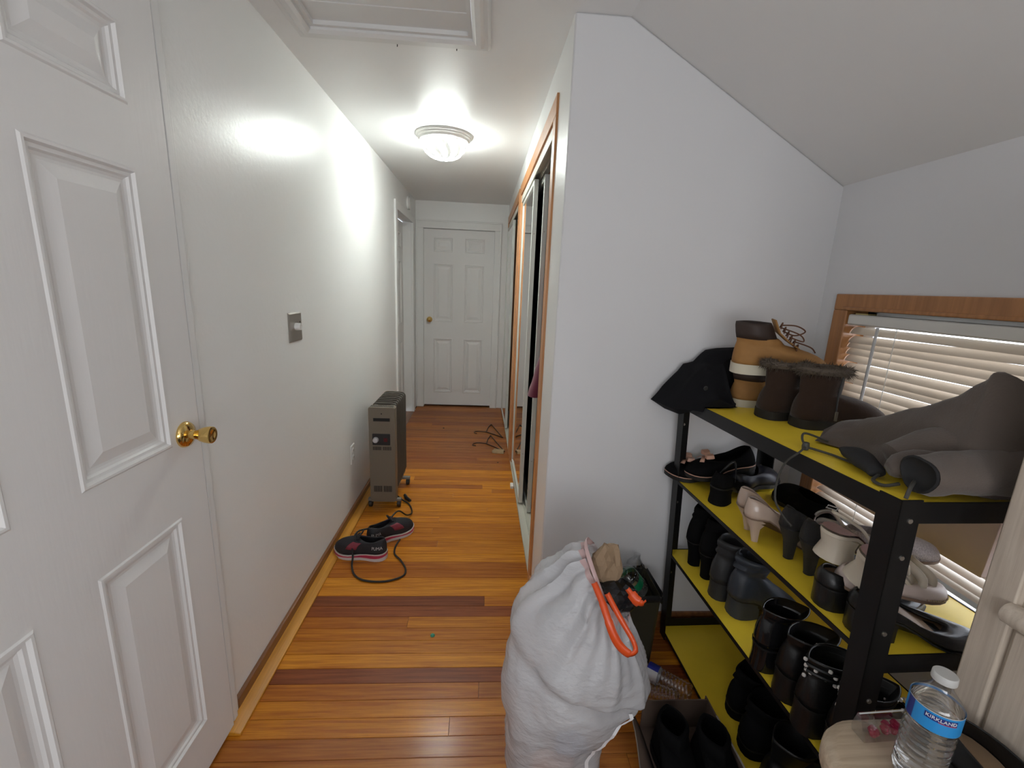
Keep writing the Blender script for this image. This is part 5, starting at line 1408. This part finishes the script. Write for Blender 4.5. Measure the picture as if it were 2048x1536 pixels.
# dresser with a set back upper part, light greige oak
M['oak'] = wood('greige_oak', (0.46, 0.385, 0.31), (0.62, 0.54, 0.45), 2, rough=0.5, coat=0.0, scale=1.6, bump=0.2)
M['oak_top'] = wood('greige_oak_top', (0.38, 0.29, 0.20), (0.54, 0.43, 0.32), 0, rough=0.5, coat=0.0, scale=1.4, bump=0.2)
dr = thing('dresser', 'light greige oak dresser with rounded top and set back upper part, at the right edge', 'dresser', (0.603, 0.635, 0))
def rounded_slab(x0, y0, x1, y1, r, n=10):
    pts = [(x1, y0), (x1, y1)]
    for k in range(n + 1):
        a = PI / 2 + (PI / 2) * k / n; pts.append((x0 + r + r * math.cos(a), y1 - r + r * math.sin(a)))
    pts.append((x0, y0)); return pts
out = rounded_slab(0, -0.90, 0.62, 0, 0.095)
ZT = 0.670
rg = []
for d, h in [(0.016, -0.055), (0.004, -0.050), (0.0, -0.040), (0.0, -0.018), (0.004, -0.006), (0.016, 0.0)]:
    rg.append([(x + (d if x < 0.5 else 0), y - d if y > -0.8 else y, ZT + h) for x, y in out])
MB().loft(rg).build('top', M['oak_top'], dr, angle=50)
inn = rounded_slab(0.030, -0.89, 0.61, -0.030, 0.075)
MB().prism(inn, 0.0, ZT - 0.053, 'z').build('base_cabinet', M['oak'], dr, angle=50)
for k in range(2):
    z0 = 0.07 + k * 0.25
    d_ = MB().box((0.012, -0.82, z0), (0.032, -0.13, z0 + 0.235)).build('drawer', M['oak'], dr, bevel=0.004)
    for yv in (-0.25, -0.68):
        MB().lathe([(0, 0.0), (0.010, 0.0), (0.008, -0.012), (0.015, -0.020), (0, -0.026)], 14, (0.012, yv, z0 + 0.11), 'x').build('knob', M['brass'], d_)
# upper part, set back
MB().box((0.291, -0.90, ZT), (0.60, -0.012, 1.60)).build('upper_cabinet', M['oak'], dr, bevel=0.003)
MB().box((0.277, -0.056, ZT), (0.295, -0.008, 1.60)).build('stile', M['oak'], dr, bevel=0.003)
MB().tube([(0.277, -0.052, 0.938), (0.277, -0.6, 0.938), (0.277, -0.90, 0.938)], 0.019, 14).build('drawer_rail', M['oak'], dr, angle=50)
MB().box((0.281, -0.85, 0.982), (0.295, -0.068, 1.50)).build('door', M['oak'], dr, bevel=0.005)
MB().box((0.283, -0.85, ZT + 0.02), (0.295, -0.062, 0.912)).build('drawer', M['oak'], dr, bevel=0.003)

water_bottle('water_bottle', 'clear water bottle with blue label and white cap on the dresser', (0.727, 0.529, ZT + 0.001), (0, 0, 0), fill=0.150, text='KIRKLAND', rz_text=math.radians(-126))
# clear packet of red beads
pk = thing('bead_packet', 'clear plastic packet of red beads behind the water bottle', 'packet', (0.728, 0.598, ZT + 0.001), 0.05)
MB().loft([[(-0.042, -0.013, 0.0), (0.048, -0.013, 0.0), (0.048, 0.013, 0.0), (-0.042, 0.013, 0.0)], [(-0.047, -0.012, 0.016), (0.050, -0.012, 0.016), (0.050, 0.012, 0.016), (-0.047, 0.012, 0.016)], [(-0.050, -0.003, 0.050), (0.050, -0.003, 0.050), (0.050, 0.003, 0.050), (-0.050, 0.003, 0.050)]]).build('film', M['clear'], pk, angle=60)
MB().tube([(-0.050, 0, 0.050), (0.050, 0, 0.050)], 0.0014, 5).build('seal', M['cap_white'], pk)
bd = MB(); rb_ = random.Random(4)
for i in range(16):
    c = Vector((rb_.uniform(-0.03, 0.036), rb_.uniform(-0.006, 0.006), 0.007 + rb_.uniform(0, 0.013)))
    bd.lathe([(0, -0.007), (0.005, -0.005), (0.007, 0), (0.005, 0.005), (0, 0.007)], 8, c)
bd.build('beads', mat('red_bead', (0.30, 0.012, 0.045), 0.2), pk)['kind'] = 'stuff'
# shoe on the dresser
r = thing('black_shoe', 'black shoe with tan insole on the dresser beside the water bottle', 'shoe', (0.822, 0.590, ZT + 0.0015), group=None, rot=(0, 0, math.radians(-88)))
k = Shoe(r, 0.25, 0.088, 'round', hh=0.010, th=0.012)
k.sole(M['blk_sole'], flat=True); k.insole(M['tan_in'], 0.92); k.upper(M['blk_leather'], 0.03, 0.70, 0.88, 0.046, 0.040, 0.040, toe_h=0.046)

# waste bin with bottles
M['bin'] = mat('olive_bin', (0.040, 0.036, 0.022), 0.5)
bn = thing('waste_bin', 'dark olive plastic waste bin between the trash bag and the shoe rack', 'bin', (0.606, 1.492, 0))
def sq(w_, d_, r_, z_): return [(x, y, z_) for x, y in rrect_xy(w_, d_, r_)]
def rrect_xy(w_, d_, r_, n=5):
    pts = []
    for cx, cy, a0 in [(w_ - r_, d_ - r_, 0), (-w_ + r_, d_ - r_, 90), (-w_ + r_, -d_ + r_, 180), (w_ - r_, -d_ + r_, 270)]:
        for k_ in range(n + 1):
            a = math.radians(a0 + 90 * k_ / n); pts.append((cx + r_ * math.cos(a), cy + r_ * math.sin(a)))
    return pts
MB().loft([sq(0.074, 0.082, 0.02, 0.0), sq(0.077, 0.085, 0.02, 0.02), sq(0.084, 0.096, 0.022, 0.295), sq(0.088, 0.100, 0.022, 0.298), sq(0.088, 0.100, 0.022, 0.312), sq(0.082, 0.094, 0.02, 0.312), sq(0.070, 0.080, 0.02, 0.02)], True, True).build('body', M['bin'], bn, angle=50)
ln = []
for z_, kf in ((0.297, 1.01), (0.316, 1.02), (0.322, 0.97), (0.26, 0.90)):
    ln.append([(x * kf * (1 + 0.02 * math.sin(i * 2.2)), y * kf * (1 + 0.02 * math.sin(i * 2.2)), z_ + 0.010 * math.sin(i * 1.3 + z_ * 9)) for i, (x, y) in enumerate(rrect_xy(0.088, 0.100, 0.022))])
MB().loft(ln, False, False).build('liner', mat('black_liner', (0.015, 0.015, 0.016), 0.3), bn, angle=80)
g1 = water_bottle('soda_bottle', 'clear plastic bottle with green label lying in the waste bin', (0.625, 1.470, 0.300), (math.radians(18), math.radians(-40), math.radians(10)), cap=False, lab=False, H=0.20, R=0.040)
MB().lathe([(0.0405, 0.07), (0.0405, 0.12)], 40, caps=False).build('label', mat('label_green', (0.01, 0.22, 0.09), 0.3), g1)
water_bottle('soda_bottle', 'clear ribbed bottle leaning in the waste bin by the wall', (0.610, 1.545, 0.200), (math.radians(-6), math.radians(10), 0), cap=False, lab=False, H=0.205, R=0.034)

# bottles on the floor
b1 = water_bottle('floor_bottle', 'empty clear bottle with blue and white label lying between bag and rack', (0.772, 1.256, 0.033), (math.radians(90), 0, math.radians(230)), cap=False, lab=False, group='empty bottles on the floor')
M['lab_white'] = mat('label_white', (0.62, 0.63, 0.66), 0.4)
lb = MB().lathe([(0.0335, 0.118), (0.0335, 0.158)], 40, caps=False).build('label', M['lab_white'], b1)
MB().add(*patch(0.0338, 0.118, 0.158, math.radians(60), math.radians(130))).build('label_panel', mat('label_royal', (0.02, 0.03, 0.28), 0.35), lb)
water_bottle('floor_bottle', 'empty clear bottle lying behind the shoe box, without label', (0.715, 1.232, 0.033), (math.radians(90), 0, math.radians(244)), cap=False, lab=False, group='empty bottles on the floor')

# open shoe box with black shoes
M['card_dark'] = mat('box_board', (0.125, 0.085, 0.065), 0.8, var=0.08, vscale=8)
M['card_edge'] = mat('box_edge', (0.38, 0.34, 0.30), 0.8)
sb = thing('shoe_box', 'open brown cardboard shoe box on the floor before the rack', 'box', (0.0, 0.0, 0.0))
bx0, bx1, by0, by1, bh = 0.555, 0.776, 0.70, 1.165, 0.115
MB().box((bx0, by0, 0.001), (bx1, by1, 0.005)).build('base', M['card_dark'], sb, smooth=False)
MB().box((bx0, by1 - 0.004, 0.005), (bx1, by1, bh)).build('end_wall', M['card_dark'], sb, smooth=False)
w1 = MB().box((bx1 - 0.004, by0, 0.005), (bx1, by1 + 0.012, bh)).build('side_wall', M['card_dark'], sb, smooth=False)
MB().box((bx1 - 0.0042, by0, bh), (bx1 + 0.0006, by1 - 0.06, bh + 0.002)).build('torn_edge', M['card_edge'], w1, smooth=False)
MB().box((bx0, by0, 0.005), (bx1, by0 + 0.004, bh)).build('end_wall', M['card_dark'], sb, smooth=False)
fl2 = MB(); rws = []
for i in range(13):
    f = i / 12; yv = by0 + (by1 - by0) * f; sp = 0.075 + 0.02 * math.sin(f * 5)
    rws.append([(bx0, yv, 0.004), (bx0 - sp * 0.45, yv, 0.055), (bx0 - sp, yv - 0.02 * f, 0.105 + 0.006 * math.sin(f * 7))])
fl2.loft(rws, closed=False).build('side_flap', M['card_dark'], sb, solid=0.003)
sc_ = MB().tube([Vector(q[2]) + Vector((0, 0, 0.002)) for q in rws], 0.002, 5).build('flap_edge', mat('box_flap_edge', (0.23, 0.19, 0.16), 0.8), sb)
for lab_, x_, y_, hd in (('black suede boot lying in the shoe box, on the hall side', 0.610, 1.120, -96), ('black suede boot lying in the shoe box, on the rack side', 0.716, 1.088, -91)):
    r = thing('suede_boot', lab_, 'boot', (x_, y_, 0.006), group='black suede boots in the shoe box', rot=(0, 0, math.radians(hd)))
    k = Shoe(r, 0.27, 0.092, 'round', hh=0.01, th=0.012)
    k.sole(M['blk_sole'], flat=True)
    k.upper(M['blk_suede'], 0.02, 0.52, 0.98, 0.09, 0.09, 0.09, toe_h=0.065, shaft=[(0.125, 0.0, 0.52, 0.047), (0.150, 0.02, 0.50, 0.046), (0.160, 0.06, 0.44, 0.040)], thick=0.005)
    k.insole(M['dark_in'])
